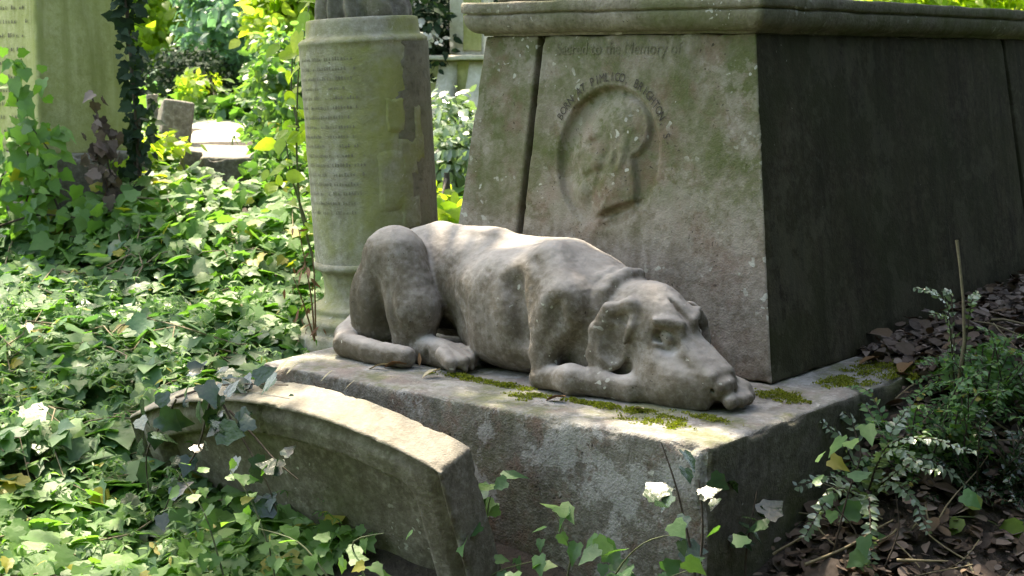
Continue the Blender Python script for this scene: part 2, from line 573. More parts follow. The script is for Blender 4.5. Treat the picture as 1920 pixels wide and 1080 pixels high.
def relief(a, c):
    """depth of the carving into the tomb's front: a sunk roundel with a worn head"""
    da, dc = (a - 0.955) / 0.215 * 0.23, (c - 0.668) / 0.245 * 0.23
    r = np.hypot(da, dc)
    ang = (da * 0.6 + dc * 0.8) / np.maximum(r, 1e-6)          # 1 at the upper left
    rec = 0.005 + 0.027 * np.clip(0.5 + 0.5 * ang, 0, 1) ** 1.1
    ins = 1 - sstep(0.212, 0.232, r)
    dish = 1 - 0.55 * sstep(0.205, 0.10, r)
    d = rec * ins * dish

    def el(ca, cc, ra, rc, rot=0.0):
        x, y = a - ca, c - cc
        x, y = x * math.cos(rot) + y * math.sin(rot), -x * math.sin(rot) + y * math.cos(rot)
        return (np.sqrt((x / ra) ** 2 + (y / rc) ** 2) - 1) * min(ra, rc)
    def smin(p, q, k):
        h = np.clip(0.5 + 0.5 * (q - p) / k, 0, 1)
        return q * (1 - h) + p * h - k * h * (1 - h)
    head = el(0.915, 0.765, 0.122, 0.108)
    head = smin(head, el(0.985, 0.675, 0.092, 0.125, 0.12), 0.03)
    head = smin(head, el(1.078, 0.672, 0.026, 0.018, -0.6), 0.018)        # nose
    head = smin(head, el(1.045, 0.560, 0.040, 0.040), 0.02)               # chin
    neck = np.maximum(el(0.915, 0.58, 0.090, 0.17, -0.12), -(c - (0.520 - 0.36 * (a - 0.82))))
    head = smin(head, neck, 0.014)
    sharp = np.where(a < 0.92, 0.008, 0.034)
    hm = 1 - sstep(-1, 1, head / sharp)
    d = d - 0.021 * hm - 0.010 * hm * sstep(0.0, -0.09, head)

    def dent(sd, w):
        return 1 - sstep(-w, w, sd)
    d = d + 0.008 * dent(el(1.030, 0.712, 0.026, 0.010, -0.25), 0.010) * hm     # eye
    d = d - 0.008 * dent(el(1.030, 0.740, 0.040, 0.010, -0.2), 0.010) * hm      # brow
    d = d + 0.010 * dent(el(0.905, 0.672, 0.012, 0.026, 0.2), 0.010) * hm       # ear
    d = d - 0.010 * dent(el(0.885, 0.690, 0.018, 0.040, 0.2), 0.012) * hm
    d = d + 0.008 * dent(el(1.020, 0.610, 0.050, 0.009, -0.35), 0.009) * hm     # moustache and whiskers
    d = d + 0.007 * dent(el(0.960, 0.640, 0.010, 0.055, 0.3), 0.012) * hm
    d = d - 0.008 * dent(el(0.985, 0.655, 0.030, 0.025), 0.02) * hm             # cheek
    d = d + 0.002 * hm * np.clip(np.sin(a * 150 + 40 * c) * np.sin(c * 130), 0, 1) * dent(el(0.90, 0.79, 0.10, 0.07), 0.02)
    d = d + 0.026 * (1 - sstep(-0.010, 0.003, el(0.895, 0.500, 0.100, 0.015, -0.38)))   # cut of the neck
    return d


def build_tomb():
    base = np.array([-0.95, 1.9, -0.5])
    root = thing('tomb', 'big stone tomb with a sunk roundel portrait, on a pale plinth behind the lying dog', 'tomb',
                 MW(0.95, 1.9, -0.5), MROT)

    def part(name, p, q, mat, parent=root, smooth=True):
        return link(name, mesh_np(name, p - base, q if isinstance(q, list) else [q], smooth), mat, parent)

    # plinth
    p, q, n, e = rbox((-1.751, 0.0, -0.75), (0.0, 3.5, 0.0), 0.014, 0.024)
    p = weather(p, n, 0.004, 7, 0.022, e, 3)
    front = (np.abs(n[:, 1] + 1) < 0.2)
    p[:, 1] += np.where(front, 0.006 * np.clip(fbm(p, 4.0, 4, 77), 0, 1) * 1.5, 0)
    o = part('plinth', p, q, M_PLINTH)
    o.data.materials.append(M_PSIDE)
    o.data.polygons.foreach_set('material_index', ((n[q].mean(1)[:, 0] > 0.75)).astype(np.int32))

    # main block with the roundel
    p, q, n, e = rbox((-1.318, 0.773, 0.001), (-0.261, 2.965, 1.079), 0.010, (0.0055, 0.04, 0.0055))
    isf = p[:, 1] < 0.7735
    p = weather(p, n, 0.0015, 10, 0.007, e, 9)
    d = np.zeros(len(p))
    a, c = -p[:, 0], p[:, 2]
    t = c / 1.08
    ab_ = a + t * (0.161 * (1.647 - a) / 1.386 - 0.112 * (a - 0.261) / 1.386)
    d[isf] = relief(ab_[isf], c[isf]) + 0.0012 * fbm(p[isf] * [1, 0, 1], 22, 3, 4)
    p[:, 1] += d
    p = batter(p)
    me = mesh_np('shaft', p - base, [q])
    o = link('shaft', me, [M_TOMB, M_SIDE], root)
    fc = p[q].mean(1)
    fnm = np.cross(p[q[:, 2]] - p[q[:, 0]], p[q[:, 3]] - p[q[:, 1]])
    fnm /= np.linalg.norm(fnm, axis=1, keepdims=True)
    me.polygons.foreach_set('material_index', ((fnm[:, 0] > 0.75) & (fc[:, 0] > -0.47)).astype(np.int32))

    # left pilaster, split from the panel by a deep joint
    p, q, n, e = rbox((-1.647, 0.773, 0.001), (-1.345, 3.3, 1.079), 0.010, (0.02, 0.05, 0.02))
    p = batter(weather(p, n, 0.0012, 10, 0.004, e, 11))
    part('pilaster', p, q, M_TOMB)
    # far pilaster on the dark side
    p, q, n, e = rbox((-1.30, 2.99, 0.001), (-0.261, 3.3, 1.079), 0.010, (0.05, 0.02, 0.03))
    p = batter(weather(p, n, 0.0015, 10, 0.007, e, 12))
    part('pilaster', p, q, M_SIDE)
    # recessed core seen in the joints
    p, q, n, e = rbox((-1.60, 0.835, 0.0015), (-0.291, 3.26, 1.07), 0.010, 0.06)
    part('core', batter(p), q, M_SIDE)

    # cornice: profile swept round the top
    prof = [(-0.06, 1.0795), (0.003, 1.0795), (0.004, 1.086), (0.008, 1.088)]
    for k in range(9):
        th = k / 8 * math.pi / 2
        prof.append((0.010 + 0.045 * math.sin(th), 1.088 + 0.056 * (1 - math.cos(th))))
    prof += [(0.054, 1.150), (0.046, 1.153), (0.045, 1.156), (0.058, 1.159), (0.061, 1.163), (0.061, 1.190), (0.057, 1.196), (-0.30, 1.199)]
    prof = np.array(prof)
    x0, x1, y0, y1 = -1.535, -0.422, 0.901, 3.172
    ring, nrm = [], []
    def side(p, q, m):
        return [(p[0] + (q[0] - p[0]) * t, p[1] + (q[1] - p[1]) * t) for t in np.linspace(0, 1, m, endpoint=False)]
    # parameter positions on the unit rectangle with corner directions for the outset
    cs = [((x0, y0), (-1, -1)), ((x1, y0), (1, -1)), ((x1, y1), (1, 1)), ((x0, y1), (-1, 1))]
    pts, outs = [], []
    for k in range(4):
        (pa, da), (pb, db) = cs[k], cs[(k + 1) % 4]
        L = math.hypot(pb[0] - pa[0], pb[1] - pa[1])
        m = int(L / 0.025)
        for t in np.linspace(0, 1, m, endpoint=False):
            pts.append((pa[0] + (pb[0] - pa[0]) * t, pa[1] + (pb[1] - pa[1]) * t))
            outs.append((da[0] + (db[0] - da[0]) * t, da[1] + (db[1] - da[1]) * t))
    pts, outs = np.array(pts), np.array(outs)
    K, N = len(prof), len(pts)
    P = np.zeros((K, N, 3))
    for k, (o_, z) in enumerate(prof):
        P[k, :, :2] = pts + outs * o_
        P[k, :, 2] = z
    P = P.reshape(-1, 3)
    idx = np.arange(K * N).reshape(K, N)
    nx = np.roll(idx, -1, 1)
    q = np.stack([idx[:-1], nx[:-1], nx[1:], idx[1:]], -1).reshape(-1, 4)
    P += 0.003 * np.stack([fbm(P, 8, 3, 31), fbm(P, 8, 3, 32), fbm(P, 8, 3, 33)], -1)
    polys = [q, idx[-1][None, :]]
    part('cornice', P, polys, M_CORN)
    # carved upper course
    p, q, n, e = rbox((-1.50, 0.92, 1.198), (-0.50, 1.5, 1.275), 0.01, (0.01, 0.05, 0.02))
    f = p[:, 1] < 0.9205
    p[:, 1] += np.where(f, 0.012 * np.sign(np.sin(p[:, 0] * 60 + 3 * fbm(p, 9, 2, 3))) * (fbm(p, 14, 2, 8) > -0.1), 0)
    part('upper_course', weather(p, n, 0.002, 10), q, M_CORN)

    # inscription
    acc = Acc()

    def glyphs(txt, size):
        cu = bpy.data.curves.new('lettering', 'FONT')
        cu.body = txt
        cu.size = size
        cu.resolution_u = 3
        ob = bpy.data.objects.new('lettering', cu)
        COL.objects.link(ob)
        bpy.context.view_layer.update()
        me = bpy.data.meshes.new_from_object(ob.evaluated_get(bpy.context.evaluated_depsgraph_get()))
        v = np.array([w.co[:] for w in me.vertices]).reshape(-1, 3)
        f = [list(pl.vertices) for pl in me.polygons]
        bpy.data.objects.remove(ob)
        bpy.data.curves.remove(cu)
        bpy.data.meshes.remove(me)
        return v, f

    def put(v, f, fn):
        if not len(v):
            return
        ac = fn(v)
        b = 0.773 + 0.1185 * ac[:, 1] - 0.0034
        P_ = np.stack([-ac[:, 0], b, ac[:, 1]], -1)
        for k in sorted(set(len(x) for x in f)):
            acc.add(P_, np.array([x for x in f if len(x) == k]))
    txt = 'BORN AT PIMLICO, BRIGHTON, S'
    for i, ch in enumerate(txt):
        if ch == ' ':
            continue
        v, f = glyphs(ch, 0.040)
        if len(v) == 0:
            continue
        cx = 0.5 * (v[:, 0].min() + v[:, 0].max())
        th = R(150 - 4.9 * i)
        rr = 0.243

        def fn(v, th=th, cx=cx, rr=rr):
            x, y = 0.82 * (v[:, 0] - cx), v[:, 1]
            # tangent points clockwise (to the reader's right), radial points out
            X = rr * math.cos(th) + x * math.sin(th) + y * math.cos(th)
            Y = rr * math.sin(th) - x * math.cos(th) + y * math.sin(th)
            return np.stack([0.955 - X * 0.95, 0.668 + Y * 1.06], -1)
        put(v, f, fn)
    part_mesh = acc.mesh('inscription', False, base)
    link('inscription', part_mesh, M_INK, root)
    acc = Acc()
    v, f = glyphs('Sacred to the Memory of', 0.058)
    w = v[:, 0].max()
    put(v, f, lambda v: np.stack([1.208 - v[:, 0] / w * 0.515, 1.015 + v[:, 1]], -1))
    link('inscription', acc.mesh('inscription', False, base), M_INK2, root)
    return root


# ------------------------------------------------------------------ the dog
def build_dog(h=0.0058):
    s = SDF((-1.82, 0.14, -0.03), (-0.03, 0.80, 0.50), h)

    def A(a, b, c):
        return (-a, b, c)

    def ell(a, b, c, ra, rb, rc, k=0.03, rot=None, op='add'):
        s.ell(A(a, b, c), (ra, rb, rc), k, rot, op)

    def cone(p, r1, q, r2, k=0.03, op='add'):
        s.cone(A(*p), r1, A(*q), r2, k, op)
    # trunk
    ell(0.98, 0.545, 0.215, 0.33, 0.205, 0.190, 0.02)
    ell(1.27, 0.565, 0.245, 0.30, 0.160, 0.176, 0.06)
    ell(1.50, 0.575, 0.25, 0.21, 0.150, 0.178, 0.06)
    ell(0.885, 0.53, 0.315, 0.14, 0.15, 0.100, 0.05)
    cone((0.86, 0.545, 0.375), 0.035, (1.20, 0.565, 0.385), 0.028, 0.07)
    cone((1.20, 0.565, 0.388), 0.03, (1.45, 0.57, 0.400), 0.03, 0.07)
    ell(1.00, 0.48, 0.10, 0.27, 0.15, 0.105, 0.05)          # brisket and belly on the slab
    ell(0.68, 0.47, 0.17, 0.16, 0.13, 0.16, 0.05)           # chest
    ell(0.60, 0.44, 0.08, 0.16, 0.10, 0.07, 0.04)
    # shoulder and upper arm (near side)
    cone((0.845, 0.43, 0.36), 0.075, (0.735, 0.35, 0.26), 0.080, 0.06)
    cone((0.735, 0.35, 0.255), 0.080, (0.80, 0.335, 0.12), 0.058, 0.06)
    cone((0.80, 0.335, 0.16), 0.050, (0.795, 0.306, 0.04), 0.036, 0.035)
    ell(0.795, 0.300, 0.022, 0.040, 0.036, 0.03, 0.02)
    # near forearm and paw
    cone((0.78, 0.298, 0.030), 0.034, (0.655, 0.270, 0.048), 0.042, 0.025)
    cone((0.655, 0.270, 0.048), 0.042, (0.47, 0.310, 0.036), 0.035, 0.03)
    cone((0.47, 0.310, 0.036), 0.035, (0.38, 0.36, 0.030), 0.032, 0.03)
    # far forearm and paw, its toes stick out beyond the muzzle
    cone((0.70, 0.66, 0.06), 0.055, (0.40, 0.56, 0.05), 0.046, 0.03)
    cone((0.40, 0.56, 0.05), 0.046, (0.20, 0.47, 0.04), 0.040, 0.03)
    for db in (-0.036, -0.012, 0.014, 0.038):
        cone((0.19, 0.445 + db * 1.0, 0.046), 0.026, (0.145 + abs(db) * 0.6, 0.425 + db * 1.4, 0.030), 0.0215, 0.008)
    # ribs and flank modelling
    ell(1.00, 0.43, 0.22, 0.22, 0.095, 0.15, 0.09)
    ell(0.90, 0.40, 0.20, 0.12, 0.09, 0.13, 0.08)
    ell(1.225, 0.27, 0.14, 0.10, 0.13, 0.15, 0.05, op='sub')    # hollow in front of the thigh
    cone((1.20, 0.385, 0.22), 0.010, (1.12, 0.375, 0.12), 0.012, 0.04)   # skin fold at the flank
    cone((0.93, 0.33, 0.30), 0.025, (0.875, 0.315, 0.15), 0.024, 0.06, 'sub')  # crease behind the shoulder
    ell(0.72, 0.268, 0.235, 0.02, 0.03, 0.04, 0.05, op='sub')
    # hindquarters, near side: thigh up to the raised knee, shank down to the foot
    cone((1.575, 0.405, 0.13), 0.112, (1.515, 0.375, 0.335), 0.090, 0.012)
    ell(1.570, 0.385, 0.175, 0.100, 0.115, 0.165, 0.02)
    ell(1.555, 0.395, 0.075, 0.10, 0.09, 0.06, 0.03)
    cone((1.455, 0.365, 0.345), 0.084, (1.375, 0.345, 0.17), 0.092, 0.022)
    cone((1.375, 0.345, 0.17), 0.090, (1.385, 0.350, 0.06), 0.070, 0.02)
    ell(1.490, 0.375, 0.345, 0.086, 0.080, 0.094, 0.05)
    cone((1.478, 0.252, 0.28), 0.008, (1.478, 0.232, 0.05), 0.016, 0.016, 'sub')   # groove between them
    cone((1.40, 0.345, 0.050), 0.054, (1.21, 0.322, 0.044), 0.047, 0.014)
    for db, da in ((-0.047, 0.022), (-0.017, 0.0), (0.014, 0.004), (0.043, 0.024)):
        cone((1.185, 0.318 + db * 0.9, 0.056), 0.027, (1.108 + da, 0.306 + db * 1.15, 0.036), 0.0235, 0.004)
        ell(1.092 + da, 0.300 + db * 1.2, 0.018, 0.012, 0.009, 0.010, 0.003)
    # far side
    ell(1.52, 0.68, 0.19, 0.19, 0.085, 0.17, 0.04)
    cone((1.42, 0.70, 0.05), 0.05, (1.18, 0.70, 0.035), 0.038, 0.03)
    # tail round the rump, broken off in front of the foot
    s.chain([(-1.63, 0.50, 0.17, 0.055), (-1.685, 0.43, 0.10, 0.052), (-1.680, 0.335, 0.050, 0.049), (-1.60, 0.250, 0.043, 0.045),
             (-1.46, 0.222, 0.040, 0.040), (-1.310, 0.232, 0.037, 0.037)], 0.008)
    s.ell(A(1.262, 0.236, 0.036), (0.016, 0.06, 0.06), 0.004, op='sub')
    # neck with loose skin
    cone((0.76, 0.52, 0.25), 0.145, (0.585, 0.485, 0.215), 0.120, 0.05)
    ell(0.62, 0.46, 0.16, 0.09, 0.12, 0.13, 0.04)
    for a0, sh, r_ in ((0.665, 0.00, 0.012), (0.61, -0.005, 0.017)):
        pts = []
        for k in range(9):
            th = R(-75 + k * 22)
            pts.append((-(a0 - 0.02 * math.sin(th) + 0.03 * math.cos(th)), 0.495 - 0.130 * math.cos(th) + sh, 0.225 + 0.127 * math.sin(th), r_))
        s.chain(pts, 0.026)
    # rib and muscle lines cut by the carver
    cone((0.700, 0.262, 0.29), 0.004, (0.772, 0.270, 0.12), 0.006, 0.022, 'sub')
    cone((0.865, 0.345, 0.385), 0.004, (0.745, 0.255, 0.33), 0.006, 0.03, 'sub')
    cone((1.42, 0.262, 0.26), 0.004, (1.36, 0.250, 0.09), 0.006, 0.03, 'sub')
    cone((1.60, 0.272, 0.24), 0.004, (1.56, 0.262, 0.10), 0.006, 0.04, 'sub')
    cone((1.30, 0.50, 0.43), 0.006, (0.98, 0.50, 0.42), 0.006, 0.03, 'sub')
    # ------- head
    F = np.array([0.8554, -0.163, -0.4917]); F /= np.linalg.norm(F)          # in (x, y, z); forward
    L = np.array([0.2508, 0.9608, 0.1178]); L -= F * (L @ F); L /= np.linalg.norm(L)   # dog's left, away from us
    W = np.cross(F, L)
    H0 = np.array([-0.456, 0.4325, 0.223])
    rot = np.stack([F, L, W], -1)

    def hp(f, l, w):
        return H0 + F * f + L * l + W * w

    def hell(f, l, w, rf, rl, rw, k=0.02, op='add'):
        s.ell(hp(f, l, w), (rf, rl, rw), k, rot, op)

    def hcone(p, r1, q, r2, k=0.02, op='add'):
        s.cone(hp(*p), r1, hp(*q), r2, k, op)
    hell(-0.02, 0, 0.0, 0.128, 0.106, 0.103, 0.035)
    hell(0.050, 0, 0.040, 0.075, 0.082, 0.055, 0.03)
    for sgn in (-1, 1):
        hell(0.030, 0.068 * sgn, -0.05, 0.105, 0.048, 0.080, 0.03)       # cheeks
        hell(0.165, 0.054 * sgn, -0.078, 0.115, 0.044, 0.074, 0.025)    # flews
        hell(0.250, 0.050 * sgn, -0.062, 0.066, 0.042, 0.068, 0.018)
        hcone((0.13, 0.034 * sgn, 0.018), 0.022, (0.275, 0.034 * sgn, 0.012), 0.022, 0.03)   # flat bridge
    hcone((0.09, 0, -0.015), 0.066, (0.255, 0, -0.022), 0.058, 0.03)
    hcone((0.03, 0, -0.085), 0.055, (0.25, 0, -0.105), 0.040, 0.02)
    ell(0.395, 0.345, 0.080, 0.075, 0.052, 0.078, 0.035)              # jowl resting on the foreleg
    ell(0.330, 0.330, 0.060, 0.070, 0.045, 0.060, 0.035)
    hell(0.310, 0, -0.006, 0.024, 0.044, 0.034, 0.012)                  # nose pad
    hell(0.300, 0, -0.040, 0.030, 0.006, 0.040, 0.006, 'sub')           # philtrum
    for sgn in (-1, 1):
        hell(0.335, 0.020 * sgn, -0.006, 0.010, 0.008, 0.008, 0.004, 'sub')
        hell(0.300, 0.038 * sgn, -0.006, 0.016, 0.008, 0.007, 0.004, 'sub')
        hell(0.114, 0.078 * sgn, 0.036, 0.052, 0.038, 0.034, 0.007, 'sub')   # sockets
        hcone((0.104, 0.022 * sgn, 0.078), 0.011, (0.060, 0.086 * sgn, 0.073), 0.013, 0.022)   # brow
        hell(0.092, 0.048 * sgn, 0.028, 0.028, 0.022, 0.020, 0.003)          # eyeball
        hcone((0.126, 0.050 * sgn, 0.012), 0.0065, (0.090, 0.086 * sgn, 0.010), 0.007, 0.008)   # lower lid
    hell(0.09, 0, 0.090, 0.08, 0.007, 0.014, 0.018, 'sub')               # furrow of the brow
    hcone((0.290, -0.070, -0.085), 0.005, (0.19, -0.092, -0.105), 0.006, 0.010, 'sub')   # mouth line
    hcone((0.19, -0.092, -0.105), 0.006, (0.07, -0.108, -0.085), 0.005, 0.010, 'sub')
    # ears: near one folds over and hangs, far one mostly hidden
    def ear(pa, pb, pc, n_, wid):
        n_ = np.array(n_, float); n_ /= np.linalg.norm(n_)
        for (p_, q_, rw) in ((pa, pb, wid), (pb, pc, wid * 0.86)):
            p_, q_ = np.array(A(*p_)), np.array(A(*q_))
            ax = q_ - p_
            Ln = np.linalg.norm(ax); ax /= Ln
            nn = n_ - ax * (n_ @ ax); nn /= np.linalg.norm(nn)
            s.ell((p_ + q_) / 2, (Ln * 0.72, rw, 0.018), 0.010, np.stack([ax, np.cross(ax, nn), nn], -1))
    ell(0.540, 0.392, 0.165, 0.085, 0.066, 0.115, 0.03)
    ear((0.525, 0.345, 0.245), (0.537, 0.318, 0.18), (0.545, 0.303, 0.100), (0.30, -1.0, -0.25), 0.058)
    ell(0.515, 0.285, 0.175, 0.060, 0.040, 0.080, 0.005, op='sub')
    s.chain([(-0.462, 0.355, 0.236, 0.014), (-0.495, 0.342, 0.280, 0.022), (-0.560, 0.326, 0.262, 0.021), (-0.600, 0.312, 0.200, 0.019), (-0.606, 0.300, 0.125, 0.016), (-0.578, 0.292, 0.072, 0.016), (-0.545, 0.292, 0.060, 0.012)], 0.018)
    s.chain([(-0.478, 0.340, 0.262, 0.017), (-0.476, 0.318, 0.220, 0.014), (-0.492, 0.310, 0.175, 0.009)], 0.007)
    ear((0.43, 0.56, 0.26), (0.40, 0.585, 0.19), (0.39, 0.58, 0.12), (0.4, 1.0, -0.1), 0.045)
    # flat underside, resting on the slab
    v, q = s.extract()
    v[:, 2] = np.maximum(v[:, 2], 0.001)
    if np.sum(v[q[:, 0]] * np.cross(v[q[:, 1]] - v[q[:, 0]], v[q[:, 2]] - v[q[:, 0]])) < 0:
        q = q[:, ::-1]
    for _ in range(2):                                        # light smoothing
        acc = np.zeros_like(v); cnt = np.zeros(len(v))
        for k in range(4):
            np.add.at(acc, q[:, k], v[q[:, (k + 1) % 4]] + v[q[:, k - 1]])
            np.add.at(cnt, q[:, k], 2)
        v = 0.5 * v + 0.5 * acc / cnt[:, None]
    n = vert_normals(v, q)
    rough = np.clip((-v[:, 0] < 0.72) * (v[:, 2] > 0.17) * 1.0, 0, 1)
    d = 0.0016 * fbm(v, 14, 3, 61) + 0.0008 * fbm(v, 60, 2, 62) - 0.002 * np.clip(fbm(v, 24, 3, 66) - 0.45, 0, 1) * (1 + 0.8 * rough) - 0.0022 * rough * np.clip(fbm(v, 34, 2, 63) - 0.2, 0, 1)
    v = v + n * d[:, None]
    base = np.array([-0.9, 0.5, 0.0])
    o = link('dog_statue', mesh_np('dog_statue', v - base, [q]), M_DOG, None, MW(0.9, 0.5, 0.0), (0, 0, MROT))
    tag(o, 'weathered marble statue of a big sleeping dog, chin on paws, on the plinth', 'statue')
    return o


# ------------------------------------------------------------------ leaning headstone in front
def build_headstone():
    t, ln = R(2.6), R(17)
    wv = np.array([math.cos(t), 0, -math.sin(t)])
    h0 = np.array([math.sin(t), 0, math.cos(t)])
    hv = h0 * math.cos(ln) + np.array([0, -1, 0]) * math.sin(ln)
    nv = np.array([0, 1, 0]) * math.cos(ln) + h0 * math.sin(ln)
    HW, H, RR = 0.69, 1.0, 1.85
    p, q, n, e = rbox((-HW, 0.0, 0.0), (HW, 0.14, 1.0), 0.012, (0.0085, 0.02, 0.010))
    x, y, z = p[:, 0].copy(), p[:, 1].copy(), p[:, 2].copy()
    top = H - (RR - np.sqrt(RR * RR - x * x))
    front = y < 0.0005
    z2 = z * top
    # inner panel: offset of the outline, with rounded shoulders
    bw = 0.125
    side_ = HW - bw - np.abs(x)
    arch = (top - 0.115) - z2
    k = 0.05
    h = np.clip(0.5 + 0.5 * (arch - side_) / k, 0, 1)
    ins = arch * (1 - h) + side_ * h - k * h * (1 - h)
    y = y + np.where(front, 0.050 * sstep(-0.004, 0.012, ins), 0)
    y = y + np.where(front & (ins < 0), 0.034 * np.clip(1 + ins / -0.0001 * 0 - np.clip((0.11 + ins) / 0.05, 0, 1), 0, 1), 0)
    crack = np.where(front & (ins < 0.0), np.exp(-((x - 0.005 - 0.004 * np.sin(z2 * 60)) / 0.006) ** 2), 0)
    y = y + 0.012 * crack
    p = np.stack([x, y, z2], -1)
    p = weather(p, n, 0.0025, 9, 0.014, e, 21)
    # local: w to the left (+a) => x=-a
    pk = np.array([1.315, -0.40, 0.000])                    # top of the arch, front edge
    loc = pk[None, :] + p[:, :1] * wv + p[:, 1:2] * nv + (p[:, 2:] - H) * hv
    loc[:, 0] *= -1
    q = q[:, ::-1]
    base = np.array([-1.29, -0.2, -0.5])
    o = link('headstone', mesh_np('headstone', loc - base, [q]), M_HEAD, None, MW(1.29, -0.2, -0.5), (0, 0, MROT))
    tag(o, 'curved top headstone with sunk panel, leaning forward in the ivy before the plinth', 'headstone')


# ------------------------------------------------------------------ broken column on the left
def marks(rows, fn, w0, w1, z0, dz, seed, hgt=0.016, nmark=26):
    """worn, no longer readable lettering: short sunk strokes in rows"""
    rnd = random.Random(seed)
    acc = Acc()
    for r_ in range(rows):
        u0, u1 = w0 + rnd.uniform(0, 0.12) * (w1 - w0), w1 - rnd.uniform(0, 0.2) * (w1 - w0)
        n = int(nmark * (u1 - u0) / (w1 - w0))
        for k in range(n):
            if rnd.random() < 0.2:
                continue
            uu = u0 + (u1 - u0) * k / n
            du = (u1 - u0) / n * rnd.uniform(0.25, 0.7)
            zz = z0 - r_ * dz
            h_ = hgt * rnd.uniform(0.5, 1)
            acc.add(np.array([fn(uu, zz), fn(uu + du, zz), fn(uu + du * 0.8, zz + h_), fn(uu + du * 0.1, zz + h_ * 0.9)]), np.array([[0, 1, 2, 3]]))
    return acc


